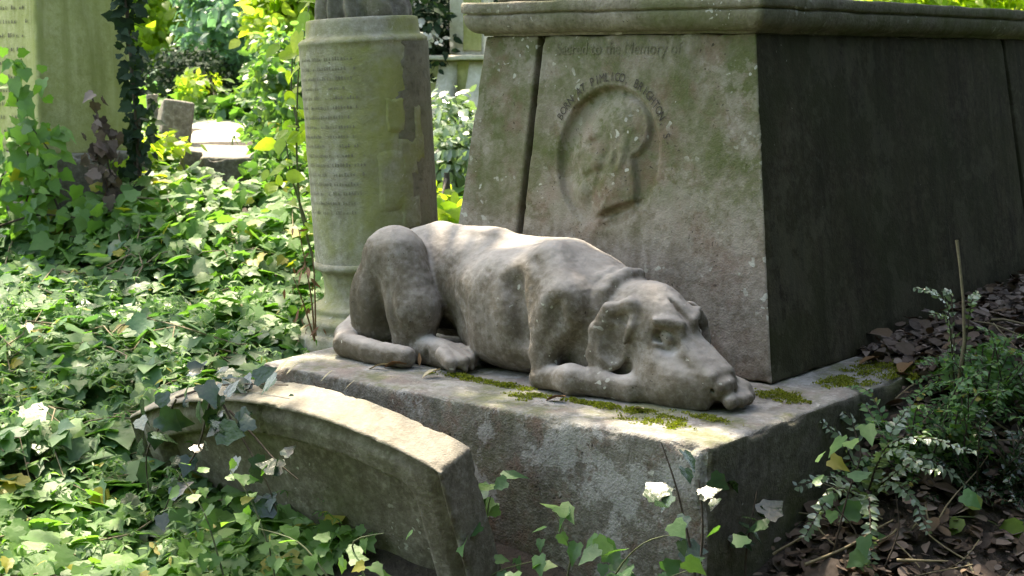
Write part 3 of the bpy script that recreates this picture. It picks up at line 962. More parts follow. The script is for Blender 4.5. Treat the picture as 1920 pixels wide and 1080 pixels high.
def build_column():
    cx, cy = -0.505, 5.88
    z0 = float(ground(cx, cy)) - 0.12
    root = thing('broken_column', 'round broken column leaning slightly left, worn lettering, green algae, behind the dog', 'column', (cx, cy, z0), 0)
    root.rotation_euler = (0, R(-3.1), 0)
    k = -z0
    zz = lambda z: z + k
    M = link('plinth_block', None, None) if False else None
    prof = [(0.0, zz(z0)), (0.33, zz(z0)), (0.335, zz(0.445)), (0.325, zz(0.460)), (0.30, zz(0.465)), (0.298, zz(0.480)), (0.312, zz(0.495)), (0.298, zz(0.515)),
            (0.278, zz(0.522)), (0.266, zz(0.535)), (0.274, zz(0.545)), (0.262, zz(0.556)), (0.235, zz(0.566)), (0.222, zz(0.58)), (0.216, zz(0.61)),
            (0.218, zz(0.66)), (0.226, zz(0.69)), (0.246, zz(0.697)), (0.254, zz(0.708)), (0.252, zz(0.720)), (0.244, zz(0.728))]
    p, polys = lathe(prof, 128, 0.003, 4, False)
    link('base', mesh_np('base', p, polys), M_COL, root)
    prof = [(0.242, zz(0.726))] + [(0.242 + 0.006 * t, zz(0.73 + t * 0.83)) for t in np.linspace(0, 1, 40)] + \
           [(0.250, zz(1.562)), (0.249, zz(1.572)), (0.236, zz(1.582)), (0.222, zz(1.588)), (0.219, zz(1.60)), (0.216, zz(1.64)), (0.214, zz(1.652)), (0.20, zz(1.656)), (0.02, zz(1.66))]
    p, polys = lathe(prof, 160, 0.0025, 7)
    link('shaft', mesh_np('shaft', p, polys), M_COL, root)
    # draped carving on top
    seg, hs = 160, np.linspace(0, 1, 40)
    th = np.linspace(0, 2 * np.pi, seg, endpoint=False)
    T, Z = np.meshgrid(th, hs)
    fold = 0.5 + 0.5 * np.sin(T * 11 + 2.2 * np.sin(T * 3) + 1.5 * Z)
    rad = (0.205 - 0.04 * Z + 0.004 * np.sin(Z * 9)) * (0.70 + 0.28 * fold) - 0.006 * np.exp(-Z * 20)
    P = np.stack([rad * np.cos(T), rad * np.sin(T), zz(1.648) + 0.22 * Z], -1).reshape(-1, 3)
    P = P + 0.006 * np.stack([fbm(P, 12, 2, 1), fbm(P, 12, 2, 2), 0 * P[:, 0]], -1)
    idx = np.arange(40 * seg).reshape(40, seg)
    nx = np.roll(idx, -1, 1)
    q = np.stack([idx[:-1], nx[:-1], nx[1:], idx[1:]], -1).reshape(-1, 4)
    link('carved_drapery', mesh_np('carved_drapery', P, [q, idx[-1][None, :]]), M_FAR, root)

    # worn lettering
    def fn(uu, z):
        r = 0.242 + 0.006 * (z - 0.73) / 0.83 + 0.0035
        return (r * math.cos(uu), r * math.sin(uu), zz(z))
    acc = marks(17, fn, R(195), R(275), 1.50, 0.036, 3, 0.015, 30)
    link('inscription', acc.mesh('inscription', False), M_INK3, root)
    # dark peeled surface with the column's shaded side painted in, its edge broken
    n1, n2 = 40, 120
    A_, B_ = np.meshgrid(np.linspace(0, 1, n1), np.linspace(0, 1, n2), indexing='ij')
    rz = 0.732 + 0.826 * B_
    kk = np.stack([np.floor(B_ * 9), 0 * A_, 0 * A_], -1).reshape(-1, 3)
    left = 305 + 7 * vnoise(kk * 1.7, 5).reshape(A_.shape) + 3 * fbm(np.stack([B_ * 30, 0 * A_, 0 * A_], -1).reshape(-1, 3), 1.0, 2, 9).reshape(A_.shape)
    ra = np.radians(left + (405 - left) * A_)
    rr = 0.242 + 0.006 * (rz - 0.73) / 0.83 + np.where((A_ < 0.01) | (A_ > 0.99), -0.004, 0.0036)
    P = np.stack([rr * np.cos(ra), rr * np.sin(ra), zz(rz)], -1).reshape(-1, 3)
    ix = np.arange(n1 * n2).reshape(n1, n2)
    link('peeled_shade', mesh_np('peeled_shade', P, [np.stack([ix[:-1, :-1], ix[1:, :-1], ix[1:, 1:], ix[:-1, 1:]], -1).reshape(-1, 4)]), M_PEELSHADE, root)
    # paler flakes where the skin of the stone still holds
    for (t0, t1, za, zb) in ((292, 309, 1.22, 1.36), (302, 322, 1.05, 1.2), (280, 316, 0.93, 1.17), (300, 322, 0.86, 0.98), (318, 330, 1.1, 1.32)):
        n1, n2 = 12, 12
        A_, B_ = np.meshgrid(np.linspace(0, 1, n1), np.linspace(0, 1, n2), indexing='ij')
        rz = za + (zb - za) * B_
        ra = R(t0) + R(t1 - t0) * A_
        pts = np.stack([A_ * 3 + t0, B_ * 3, 0 * A_], -1).reshape(-1, 3)
        ra = ra + R(2.0) * fbm(pts, 1.0, 3, int(t0)).reshape(A_.shape)
        rz = rz + 0.012 * fbm(pts, 1.0, 3, int(t0) + 1).reshape(A_.shape)
        edge = np.minimum(np.minimum(A_, 1 - A_), np.minimum(B_, 1 - B_)) < 0.01
        rr = 0.242 + 0.006 * (rz - 0.73) / 0.83 + np.where(edge, -0.002, 0.0062)
        P = np.stack([rr * np.cos(ra), rr * np.sin(ra), zz(rz)], -1).reshape(-1, 3)
        ix = np.arange(n1 * n2).reshape(n1, n2)
        q = np.stack([ix[:-1, :-1], ix[1:, :-1], ix[1:, 1:], ix[:-1, 1:]], -1).reshape(-1, 4)
        link('stone_flake', mesh_np('stone_flake', P, [q]), M_COL, root)


# ------------------------------------------------------------------ tall pillar at the far left
def build_pillar():
    cx, cy = -2.254, 7.569
    yaw = R(45)       # which way face B looks
    root = thing('stone_pillar', 'tall yellow green stone pillar with worn lettering at the far left, ivy at its foot', 'pillar', (cx, cy, 0.5), yaw)
    w = 0.26
    p, q, n, e = rbox((-w, -w, 0.535), (w, w, 2.05), 0.02, 0.03)
    p = weather(p, n, 0.004, 5, 0.015, e, 41)
    t = (p[:, 2] - 0.535)
    p[:, :2] *= (1 - 0.055 * t)[:, None]
    link('shaft', mesh_np('shaft', p, [q]), M_PILLAR, root)
    p, q, n, e = rbox((-w - 0.045, -w - 0.045, 0.0), (w + 0.045, w + 0.045, 0.545), 0.025, 0.03)
    p = weather(p, n, 0.005, 6, 0.025, e, 43)
    link('base', mesh_np('base', p, [q]), M_FAR, root)

    def fn(uu, z):
        s_ = 1 - 0.055 * (z - 0.535)
        return (-w * s_ - 0.006, (uu) * s_, z)
    acc = marks(12, fn, 0.22, -0.22, 1.30, 0.066, 8, 0.022, 16)
    link('inscription', acc.mesh('inscription', False), M_INK2, root)


# ------------------------------------------------------------------ leaves
def leaf_template(kind):
    if kind == 'ivy':
        half = [(0, 0), (0.22, -0.10), (0.46, 0.04), (0.40, 0.24), (0.44, 0.46), (0.25, 0.62), (0, 1.0)]
        mid = (0, 0.36)
    elif kind == 'maple':            # soft many-toothed leaf of the undergrowth
        half = [(0, 0), (0.26, -0.06), (0.42, 0.10), (0.36, 0.24), (0.52, 0.36), (0.34, 0.48), (0.30, 0.70), (0.14, 0.72), (0, 1.0)]
        mid = (0, 0.38)
    elif kind == 'ovate':
        half = [(0, 0), (0.22, 0.14), (0.31, 0.40), (0.20, 0.72), (0, 1.0)]
        mid = (0, 0.45)
    elif kind == 'small':
        half = [(0, 0), (0.34, 0.42), (0, 1.0)]
        mid = (0, 0.4)
    elif kind == 'round':
        half = [(0, 0), (0.30, 0.05), (0.46, 0.35), (0.36, 0.72), (0, 0.95)]
        mid = (0, 0.45)
    else:                            # lance
        half = [(0, 0), (0.11, 0.25), (0.13, 0.5), (0.07, 0.8), (0, 1.0)]
        mid = (0, 0.5)
    k = len(half)
    v = [mid] + half + [(-x, y) for x, y in half[1:-1]]
    v = np.array(v, float)
    z = 0.22 * np.abs(v[:, 0]) - 0.22 * v[:, 1] ** 2 - 0.25 * v[:, 0] ** 2
    v = np.column_stack([v, z])
    f = [(0, 1 + i, 2 + i) for i in range(k - 1)]
    L = [1] + list(range(1 + k, 1 + k + k - 2)) + [k]
    f += [(0, L[i + 1], L[i]) for i in range(len(L) - 1)]
    return v, np.array(f)


TPL = {k: leaf_template(k) for k in ('ivy', 'maple', 'ovate', 'small', 'round', 'lance')}


def unit(a):
    return a / np.maximum(np.linalg.norm(a, axis=-1, keepdims=True), 1e-9)


def leaves(kind, pos, nrm, tip, size, curl=None, rng=None):
    """many leaves as one (verts, tris): nrm = face direction, tip = pointing direction"""
    v, f = TPL[kind]
    nrm = unit(np.asarray(nrm, float))
    tip = np.asarray(tip, float)
    y = unit(tip - nrm * np.sum(tip * nrm, -1, keepdims=True))
    x = np.cross(y, nrm)
    n = len(pos)
    size = np.broadcast_to(np.asarray(size, float), (n,))
    vv = np.repeat(v[None], n, 0)
    if rng is not None:
        vv = vv.copy()
        vv[:, :, 2] *= rng.uniform(-0.3, 2.2, (n, 1))
        vv[:, :, 0] *= rng.uniform(0.75, 1.15, (n, 1))
        vv[:, :, 2] += vv[:, :, 0] * rng.normal(0, 0.2, (n, 1))
    P = pos[:, None, :] + size[:, None, None] * (vv[..., :1] * x[:, None] + vv[..., 1:2] * y[:, None] + vv[..., 2:] * nrm[:, None])
    F = f[None] + (np.arange(n) * len(v))[:, None, None]
    return P.reshape(-1, 3), F.reshape(-1, 3)


def leaf_object(name, mat, parts, parent=None, loc=None, sub=None):
    """parts: list of (verts, tris) -> one mesh object"""
    acc = Acc()
    for p, f in parts:
        acc.add(p, f)
    return link(name, acc.mesh(name, True, sub if sub is not None else loc), mat, parent, loc)


# ------------------------------------------------------------------ plant materials
G_IVY = [(0.05, 0.115, 0.05), (0.07, 0.165, 0.06), (0.10, 0.205, 0.07), (0.15, 0.26, 0.08), (0.08, 0.17, 0.10)]
M_IVY = leaf_mat('ivy_leaf', G_IVY, (0.34, 0.65), 0.35, 0.42, odd=(0.008, (0.20, 0.18, 0.03)))
M_IVYD = leaf_mat('dark_ivy_leaf', [(0.014, 0.034, 0.016), (0.025, 0.055, 0.024), (0.035, 0.07, 0.03)], 0.26, 0.15, 0.6)
M_HERB = leaf_mat('undergrowth_leaf', [(0.075, 0.17, 0.045), (0.11, 0.22, 0.06), (0.16, 0.28, 0.08), (0.075, 0.16, 0.07)], 0.5, 0.4, 0.35,
                  odd=(0.03, (0.26, 0.25, 0.04)))
M_LIME = leaf_mat('lime_leaf', [(0.20, 0.28, 0.05), (0.28, 0.35, 0.07), (0.14, 0.25, 0.05), (0.36, 0.39, 0.12)], 0.45, 0.6, 0.35, tcol=(2.2, 2.4, 0.7))
M_MID = leaf_mat('mid_leaf', [(0.07, 0.16, 0.055), (0.11, 0.21, 0.06), (0.065, 0.15, 0.085), (0.17, 0.26, 0.08)], 0.42, 0.5, 0.45, tcol=(2.2, 2.4, 0.8))
M_TEAL = leaf_mat('bluish_leaf', [(0.08, 0.17, 0.11), (0.12, 0.22, 0.15), (0.16, 0.27, 0.20)], 0.4, 0.45, 0.5, tcol=(1.9, 2.3, 1.3))
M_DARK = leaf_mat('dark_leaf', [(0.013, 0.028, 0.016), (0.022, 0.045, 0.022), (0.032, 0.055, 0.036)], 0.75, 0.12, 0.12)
M_BOX = leaf_mat('hedge_leaf', [(0.14, 0.20, 0.12), (0.20, 0.27, 0.18), (0.28, 0.35, 0.26)], 0.25, 0.25, 0.8)
M_DEAD = leaf_mat('dead_leaf', [(0.035, 0.024, 0.018), (0.07, 0.05, 0.036), (0.12, 0.085, 0.065), (0.045, 0.03, 0.022), (0.26, 0.21, 0.18), (0.05, 0.035, 0.022), (0.15, 0.10, 0.06), (0.04, 0.03, 0.022)], 0.75, 0.1, 0.3,
                  tcol=(1.2, 0.9, 0.6))
M_RUST = leaf_mat('rusty_leaf', [(0.15, 0.07, 0.035), (0.22, 0.13, 0.06), (0.12, 0.06, 0.035)], 0.7, 0.15, 0.3, tcol=(1.3, 0.9, 0.5))
M_STRAW = leaf_mat('pale_dry_leaf', [(0.38, 0.33, 0.20), (0.48, 0.44, 0.30), (0.34, 0.26, 0.15)], 0.7, 0.2, 0.3, tcol=(1.2, 1.0, 0.6))
M_FLOWER = leaf_mat('white_petal', [(0.55, 0.56, 0.52), (0.7, 0.7, 0.68)], 0.6, 0.3, 0.3, tcol=(1, 1, 0.9))
M_STEM = plain_mat('green_stem', (0.10, 0.13, 0.045), (0.06, 0.07, 0.03), 40, 0.7)
M_TWIG = plain_mat('brown_twig', (0.085, 0.065, 0.045), (0.04, 0.03, 0.022), 60, 0.9)
M_PALETWIG = plain_mat('pale_twig', (0.26, 0.22, 0.13), (0.16, 0.13, 0.075), 60, 0.85)
M_BARK = plain_mat('bark', (0.10, 0.085, 0.065), (0.035, 0.03, 0.024), 14, 0.95, 0.9, 0.03)
M_SOIL = plain_mat('soil', (0.055, 0.042, 0.03), (0.022, 0.017, 0.012), 18, 0.95, 0.9, 0.03)
M_MOSS = leaf_mat('moss', [(0.075, 0.085, 0.015), (0.14, 0.16, 0.02), (0.23, 0.25, 0.03), (0.11, 0.10, 0.023)], 0.8, 0.3, 0.2)


# ------------------------------------------------------------------ ground sheet
def build_ground():
    xs = np.concatenate([np.linspace(-160, -8, 30)[:-1], np.linspace(-8, 8, 200), np.linspace(8, 160, 30)[1:]])
    ys = np.concatenate([np.linspace(-60, -2, 16)[:-1], np.linspace(-2, 14, 200), np.linspace(14, 220, 50)[1:]])
    X, Y = np.meshgrid(xs, ys, indexing='ij')
    Z = ground(X, Y)
    P = np.stack([X, Y, Z], -1).reshape(-1, 3)
    P[:, 2] += 0.012 * fbm(P, 7, 3, 8)
    ix = np.arange(P.shape[0]).reshape(X.shape)
    q = np.stack([ix[:-1, :-1], ix[1:, :-1], ix[1:, 1:], ix[:-1, 1:]], -1).reshape(-1, 4)
    o = link('ground', mesh_np('ground', P, [q]), M_SOIL)
    tag(o, None, None, None, 'structure')


def in_plinth(x, y, grow=0.0):
    a = (x - P0[0]) * U[0] + (y - P0[1]) * U[1]
    b = (x - P0[0]) * V[0] + (y - P0[1]) * V[1]
    return (a > -grow) & (a < 1.751 + grow) & (b > -grow) & (b < 3.5)


def ab_of(x, y):
    return (x - P0[0]) * U[0] + (y - P0[1]) * U[1], (x - P0[0]) * V[0] + (y - P0[1]) * V[1]


def in_headstone(x, y):
    a, b = ab_of(x, y)
    return (a > 0.5) & (a < 2.05) & (b > -0.24) & (b < 0.0)


def mound(x, y):
    """height of the ivy carpet above the soil"""
    p = np.stack([x, y, 0 * x], -1)
    a, b = ab_of(x, y)
    low = np.clip(np.hypot(x + 0.53, y - 5.5) / 0.5 - 0.3, 0.15, 1) * np.where((a < 2.15) & (b < -0.2) & (b > -0.95), 0.38, 1.0)
    return np.clip(0.13 + 0.10 * fbm(p, 1.3, 3, 91) + 0.05 * fbm(p, 4.5, 2, 92), 0.02, 0.45) * low


def cover(rng, n, xr, yr, keep):
    x = rng.uniform(*xr, n)
    y = rng.uniform(*yr, n)
    m = keep(x, y)
    return x[m], y[m]


def build_cover():
    rng = np.random.default_rng(11)
    # ivy carpet over the bank on the left
    def keep(x, y):
        a, b = ab_of(x, y)
        left = (a > 1.80) | ((a > 1.0 - 0.5 * (b + 0.24)) & (b < -0.24)) | ((a > 0.75) & (b < -0.8))
        vis = (x > -0.36 * y - 0.5) & (x < -0.085 * y + 0.15)
        return left & vis & ~in_plinth(x, y, 0.02) & ~in_headstone(x, y) & (np.hypot(x + 0.505, y - 5.88) > 0.36) & ~((y > 7.7) & (x > -0.225 * y) & (x < -0.15 * y))
    x, y = cover(rng, 50000, (-4.4, 0.1), (2.7, 10.5), keep)
    h = mound(x, y)
    z = ground(x, y) + h * rng.uniform(0.05, 1.0, len(x)) ** 0.75
    pos = np.stack([x, y, z], -1)
    n = len(x)
    nrm = np.stack([rng.normal(-0.05, 0.38, n), rng.normal(-0.25, 0.38, n), np.ones(n)], -1)
    tip = np.stack([rng.normal(0.1, 1, n), rng.normal(-0.7, 0.8, n), rng.normal(-0.5, 0.3, n)], -1)
    near = y < 4.9
    size = np.clip(np.exp(rng.normal(math.log(0.072), 0.36, n)), 0.025, 0.14)
    is_herb = fbm(np.stack([x * 1.0, y * 1.0, 0 * x], -1), 1.1, 2, 33) + 0.8 * (y < 4.6) - 0.25 + rng.normal(0, 0.25, n) > 0.0
    P1 = leaves('ivy', pos[~is_herb], nrm[~is_herb], tip[~is_herb], size[~is_herb], rng=rng)
    o = leaf_object('ivy_ground_cover', M_IVY, [P1])
    tag(o, 'glossy green ivy carpet covering the bank left of the dog', 'ivy', None, 'stuff')
    hp = pos[is_herb]
    hp[:, 2] += 0.03
    P2 = leaves('maple', hp, nrm[is_herb], tip[is_herb], size[is_herb] * 0.95, rng=rng)
    # upright sprigs with whorls of narrow leaves
    x, y = cover(rng, 900, (-2.6, 0.1), (2.9, 6.5), keep)
    g = ground(x, y) + mound(x, y) * 0.8
    parts = [P2]
    lp, ln_, lt, ls = [], [], [], []
    for i in range(len(x)):
        b0 = np.array([x[i], y[i], g[i] - 0.05])
        d = unit(np.array([rng.normal(0, 0.35), rng.normal(-0.15, 0.3), 1.0]))
        Ls = rng.uniform(0.08, 0.2)
        for k in range(3):
            c = b0 + d * Ls * (0.45 + 0.28 * k)
            for w in range(5):
                th = w * 2 * math.pi / 5 + k
                out = np.array([math.cos(th), math.sin(th), 0.25])
                lp.append(c); ln_.append(d + 0.3 * out); lt.append(out); ls.append(rng.uniform(0.03, 0.05) * (1.1 - 0.2 * k))
    parts.append(leaves('lance', np.array(lp), np.array(ln_), np.array(lt), np.array(ls), rng=rng))
    o = leaf_object('undergrowth', M_HERB, parts)
    tag(o, 'pale green leafy undergrowth growing through the ivy at lower left', 'undergrowth', None, 'stuff')

    # coarser growth over the rest of the ground, round the edges of the view
    def keepo(x, y):
        a, b = ab_of(x, y)
        vis = (x > -0.36 * y - 0.4) & (x < -0.085 * y + 0.15) & (y < 10.5)
        litter = (a < 0.3) & (b < 5.0) & (x < 0.36 * y + 0.6)
        path = (np.abs(x) < 1.2) & (y < 3.4)
        return ~vis & ~litter & ~path & ~in_plinth(x, y, 0.05) & ~in_headstone(x, y) & (b < 6.0 + 20) & ((a > 1.8) | (a < 0) | (b > 3.5) | (b < -1.2)) & ~((a < 1.9) & (a > -0.1) & (b < 0) & (b > -1.2))
    x, y = cover(rng, 34000, (-9, 9), (0.5, 17), keepo)
    n = len(x)
    pos = np.stack([x, y, ground(x, y) + rng.uniform(0.0, 0.16, n)], -1)
    nrm = np.stack([rng.normal(0, 0.4, n), rng.normal(0, 0.4, n), np.ones(n)], -1)
    tip = np.stack([rng.normal(0, 1, n), rng.normal(0, 1, n), rng.normal(-0.4, 0.3, n)], -1)
    o = leaf_object('rough_undergrowth', M_HERB, [leaves('maple', pos, nrm, tip, np.clip(rng.normal(0.13, 0.04, n), 0.05, 0.22), rng=rng)])
    tag(o, 'leafy green growth covering the ground farther out among the graves', 'undergrowth', None, 'stuff')

    # dark bare vines and dead bits between the leaves
    acc = Acc()
    for i in range(120):
        x0, y0 = rng.uniform(-2.2, -0.2), rng.uniform(3.6, 7.5)
        if not keep(np.array([x0]), np.array([y0]))[0]:
            continue
        pts = []
        th = rng.uniform(0, 6.28)
        for k in range(6):
            xx, yy = x0 + 0.09 * k * math.cos(th), y0 + 0.09 * k * math.sin(th)
            pts.append((xx, yy, float(ground(xx, yy)) + float(mound(np.array([xx]), np.array([yy]))[0]) * (0.9 + 0.15 * math.sin(k * 1.7 + i))))
            th += rng.normal(0, 0.4)
        acc.add(*tube(pts, rng.uniform(0.002, 0.004), 5))
    o = link('ivy_stems', acc.mesh('ivy_stems'), M_PALETWIG)
    tag(o, 'thin pale ivy runners trailing between the ivy leaves', 'ivy', None, 'stuff')

    # leaf litter on the right
    def keepr(x, y):
        a, b = ab_of(x, y)
        vis = (x < 0.36 * y + 0.4) & (x > 0.0)
        return ((a < -0.02) | ((a < 0.24) & (b > 1.2 + 0.5 * a))) & vis & (b > -0.9)
    x, y = cover(rng, 42000, (0.0, 3.2), (3.1, 8.5), keepr)
    n = len(x)
    z = ground(x, y) + rng.uniform(0.002, 0.05, n)
    pos = np.stack([x, y, z], -1)
    nrm = np.stack([rng.normal(0, 0.33, n), rng.normal(-0.1, 0.33, n), np.ones(n)], -1)
    tip = rng.normal(0, 1, (n, 3))
    size = np.clip(np.exp(rng.normal(math.log(0.036), 0.5, n)), 0.012, 0.12)
    o = leaf_object('leaf_litter', M_DEAD, [leaves('ovate', pos[: n // 2], nrm[: n // 2], tip[: n // 2], size[: n // 2], rng=rng),
                                            leaves('round', pos[n // 2:], nrm[n // 2:], tip[n // 2:], size[n // 2:] * 0.8, rng=rng)])
    tag(o, 'brown dead leaf litter on the shaded ground right of the plinth', 'leaf litter', None, 'stuff')


def build_twigs():
    rng = np.random.default_rng(44)
    acc = Acc()
    k = 0
    while k < 70:
        x, y = rng.uniform(0.7, 2.6), rng.uniform(3.4, 6.6)
        a, b = ab_of(np.array([x]), np.array([y]))
        if a[0] > -0.05 or x > 0.36 * y + 0.3:
            continue
        k += 1
        th, L = rng.uniform(0, 6.28), rng.uniform(0.08, 0.35)
        n = 7
        t = np.linspace(-0.5, 0.5, n) * L
        xx, yy = x + t * math.cos(th) + 0.02 * np.sin(t * 14 + k), y + t * math.sin(th)
        zz = ground(xx, yy) + 0.035 + rng.uniform(0, 0.03) + np.linspace(0, rng.uniform(-0.03, 0.06), n)
        acc.add(*tube(np.stack([xx, yy, zz], -1), rng.uniform(0.002, 0.005) * np.linspace(1, 0.5, n), 5))
    o = link('twig_litter', acc.mesh('twig_litter'), M_PALETWIG)
    tag(o, 'thin fallen twigs among the dead leaves on the right', 'twigs', None, 'stuff')


# ------------------------------------------------------------------ climbing and trailing ivy
def ivy_plant(name, label, paths, mat, size, every, seed, facing, stem_r=0.005, group=None, stem_mat=None, kind='ivy', cat='ivy', spread=0.05, jitter=0.5, down=0.6):
    """stems along world-space paths with leaves on both sides: thing > stem (each), foliage"""
    rng = np.random.default_rng(seed)
    base = np.array(paths[0][0], float)
    root = thing(name, label, cat, base, 0, group)
    lp, ln_, lt, ls = [], [], [], []
    facing = np.array(facing, float)
    for path in paths:
        path = np.array(path, float)
        t = np.linspace(0, 1, len(path))
        m = max(6, int(np.sum(np.linalg.norm(np.diff(path, axis=0), axis=1)) / 0.03))
        tt = np.linspace(0, 1, m)
        sm = np.stack([np.interp(tt, t, path[:, k]) for k in range(3)], -1)
        for _ in range(3):
            sm[1:-1] = 0.5 * sm[1:-1] + 0.25 * (sm[:-2] + sm[2:])
        p, q = tube(sm - base, np.linspace(stem_r, stem_r * 0.45, m), 6)
        link('stem', mesh_np('stem', p, [q]), stem_mat or M_TWIG, root)
        L = np.sum(np.linalg.norm(np.diff(sm, axis=0), axis=1))
        cnt = int(L / every)
        for i in range(cnt):
            c = sm[min(m - 1, int(rng.uniform(0.03, 1) * m))]
            off = rng.normal(0, spread, 3)
            lp.append(c + off + facing * abs(rng.normal(0.015, 0.015)))
            ln_.append(facing + rng.normal(0, jitter, 3) + np.array([0, 0, 0.35]))
            lt.append(rng.normal(0, 0.7, 3) + np.array([0, 0, -down]))
            ls.append(size * rng.uniform(0.55, 1.25))
    P = leaves(kind, np.array(lp) - base, np.array(ln_), np.array(lt), np.array(ls), rng=rng)
    acc = Acc()
    acc.add(*P)
    link('foliage', acc.mesh('foliage'), mat, root)
    return root


def px_at(px, py, y):
    """world point at camera depth y seen at photo pixel (px, py); used to survey positions"""
    f, pit = 2818.0, R(8.676)
    dx, dy = (px - 960) / f, -(py - 540) / f
    d = np.array([dx, math.cos(pit) + dy * math.sin(pit), -math.sin(pit) + dy * math.cos(pit)])
    return np.array([0, 0, CAM_Z]) + d * (y / d[1])


def on_m(px, py, b):
    """world point on the vertical plane b=const of the plinth frame"""
    f, pit = 2818.0, R(8.676)
    dx, dy = (px - 960) / f, -(py - 540) / f
    d = np.array([dx, math.cos(pit) + dy * math.sin(pit), -math.sin(pit) + dy * math.cos(pit)])
    C = np.array([0, 0, CAM_Z])
    t = ((P0 - C) @ V + b) / (d @ V)
    return C + t * d


def build_ivies():
    W = lambda pts, y: [px_at(a, b, y) for a, b in pts]
    NB = np.array([0.17, -0.98, 0.1])
    # on the far left pillar
    ivy_plant('climbing_ivy', 'ivy climbing the left part of the tall pillar at the far left', [
        W([(40, 420), (60, 330), (45, 250), (30, 180), (40, 110)], 7.05), W([(120, 420), (90, 340), (100, 290), (60, 240)], 7.0),
        W([(-30, 400), (10, 330), (0, 260)], 7.0), W([(-20, 430), (70, 400), (160, 410), (250, 390)], 6.95), W([(0, 380), (60, 360), (110, 370)], 6.98)], M_HERB, 0.085, 0.012, 5, NB, 0.006, spread=0.055)
    ivy_plant('climbing_ivy', 'dark ivy hanging down the right edge of the far left pillar', [
        W([(262, 330), (255, 220), (246, 120), (235, 0), (230, -60)], 7.15), W([(250, 330), (262, 250), (255, 170), (240, 80), (240, -40)], 7.2)], M_DARK, 0.055, 0.009, 6, (0.4, -0.9, 0.1), 0.012, spread=0.035)
    ivy_plant('climbing_ivy', 'thick dead brown ivy stem with few leaves at the middle of the far left pillar', [
        W([(235, 420), (205, 340), (178, 290), (190, 240), (172, 180)], 7.02), W([(225, 420), (190, 330), (195, 260), (175, 215)], 7.0), W([(250, 400), (215, 350), (200, 300)], 7.0)], M_DEAD, 0.06, 0.022, 8, NB, 0.010, spread=0.035)
    # bright leaves beside the column, and rusty dead ones at its foot
    ivy_plant('sapling', 'bright lime sapling leaves along the left side of the broken column', [
        W([(585, 480), (560, 380), (555, 250), (560, 120), (580, 10)], 6.25), W([(575, 420), (545, 330), (535, 260)], 6.3), W([(560, 240), (545, 180), (548, 110)], 6.35), W([(590, 60), (610, 20), (600, -40)], 6.3)],
        M_LIME, 0.085, 0.030, 9, (-0.1, -0.9, 0.5), 0.006, kind='ovate', cat='sapling', spread=0.04, stem_mat=M_STEM)
    ivy_plant('dead_fern', 'rusty brown dead fern at the left foot of the broken column', [
        W([(590, 640), (585, 560), (570, 480), (560, 430)], 5.62), W([(590, 640), (570, 570), (550, 520)], 5.6), W([(592, 630), (590, 520), (585, 470)], 5.6)],
        M_RUST, 0.05, 0.04, 10, (-0.3, -0.9, 0.2), 0.004, kind='lance', cat='fern', spread=0.02, stem_mat=M_RUST, down=1.2)
    # on the headstone
    fr = -0.45
    ivy_plant('trailing_ivy', 'ivy with bluish leaves hanging over the left half of the leaning headstone', [
        [on_m(*p, fr - 0.03) for p in ((400, 725), (385, 790), (370, 850), (330, 900), (300, 980))],
        [on_m(*p, fr - 0.03) for p in ((400, 725), (430, 780), (470, 850), (500, 900), (520, 960))],
        [on_m(*p, fr - 0.02) for p in ((330, 750), (300, 800), (270, 850), (280, 930))],
        [on_m(*p, fr) for p in ((430, 770), (480, 820), (510, 860), (560, 900))],
        [on_m(*p, fr + 0.10) for p in ((330, 745), (400, 722), (470, 720), (540, 722))]],
        M_IVYD, 0.070, 0.036, 12, (-0.35, -0.8, 0.45), 0.004, spread=0.03)
    ivy_plant('trailing_ivy', 'pale young shoots of ivy in front of the leaning headstone', [
        [on_m(*p, -0.62) for p in ((640, 1120), (600, 1060), (560, 1010), (480, 990))],
        [on_m(*p, -0.62) for p in ((700, 1120), (670, 1050), (650, 1010), (720, 1000))],
        [on_m(*p, -0.6) for p in ((520, 1120), (510, 1040), (470, 930), (430, 880))],
        [on_m(*p, -0.6) for p in ((430, 1120), (400, 1010), (380, 950), (330, 880))]],
        M_HERB, 0.048, 0.022, 13, (-0.3, -0.7, 0.6), 0.0035, spread=0.03, stem_mat=M_STEM)
    # sprigs at the near corner of the plinth
    ivy_plant('ivy_sprig', 'ivy sprig with shiny white lit leaves against the plinth corner', [
        [on_m(*p, -0.05) for p in ((1310, 1120), (1290, 1000), (1265, 900), (1240, 830))],
        [on_m(*p, -0.06) for p in ((1310, 1100), (1320, 980), (1310, 900))]],
        M_IVYD, 0.065, 0.055, 14, (-0.4, -0.6, 0.75), 0.004, spread=0.035)
    ivy_plant('ivy_sprig', 'ivy sprig growing beside the dark end of the plinth, right of the corner', [
        [px_at(*p, 3.85) for p in ((1400, 1130), (1395, 1050), (1410, 970), (1420, 920))]],
        M_IVYD, 0.06, 0.03, 15, (-0.3, -0.6, 0.75), 0.004, spread=0.04)
    ivy_plant('ivy_sprig', 'low ivy sprig along the bottom of the plinth front', [
        [on_m(*p, -0.12) for p in ((960, 1130), (930, 1040), (910, 970), (920, 930))],
        [on_m(*p, -0.14) for p in ((1130, 1130), (1160, 1060), (1210, 1010), (1280, 1000))],
        [on_m(*p, -0.14) for p in ((1040, 1130), (1080, 1060), (1060, 1000), (1040, 960))],
        [on_m(*p, -0.2) for p in ((1180, 1130), (1230, 1090), (1320, 1060))],
        [on_m(*p, -0.2) for p in ((860, 1130), (930, 1070), (1010, 1050))]],
        M_IVY, 0.06, 0.026, 16, (-0.3, -0.7, 0.7), 0.003, spread=0.045, stem_mat=M_STEM)
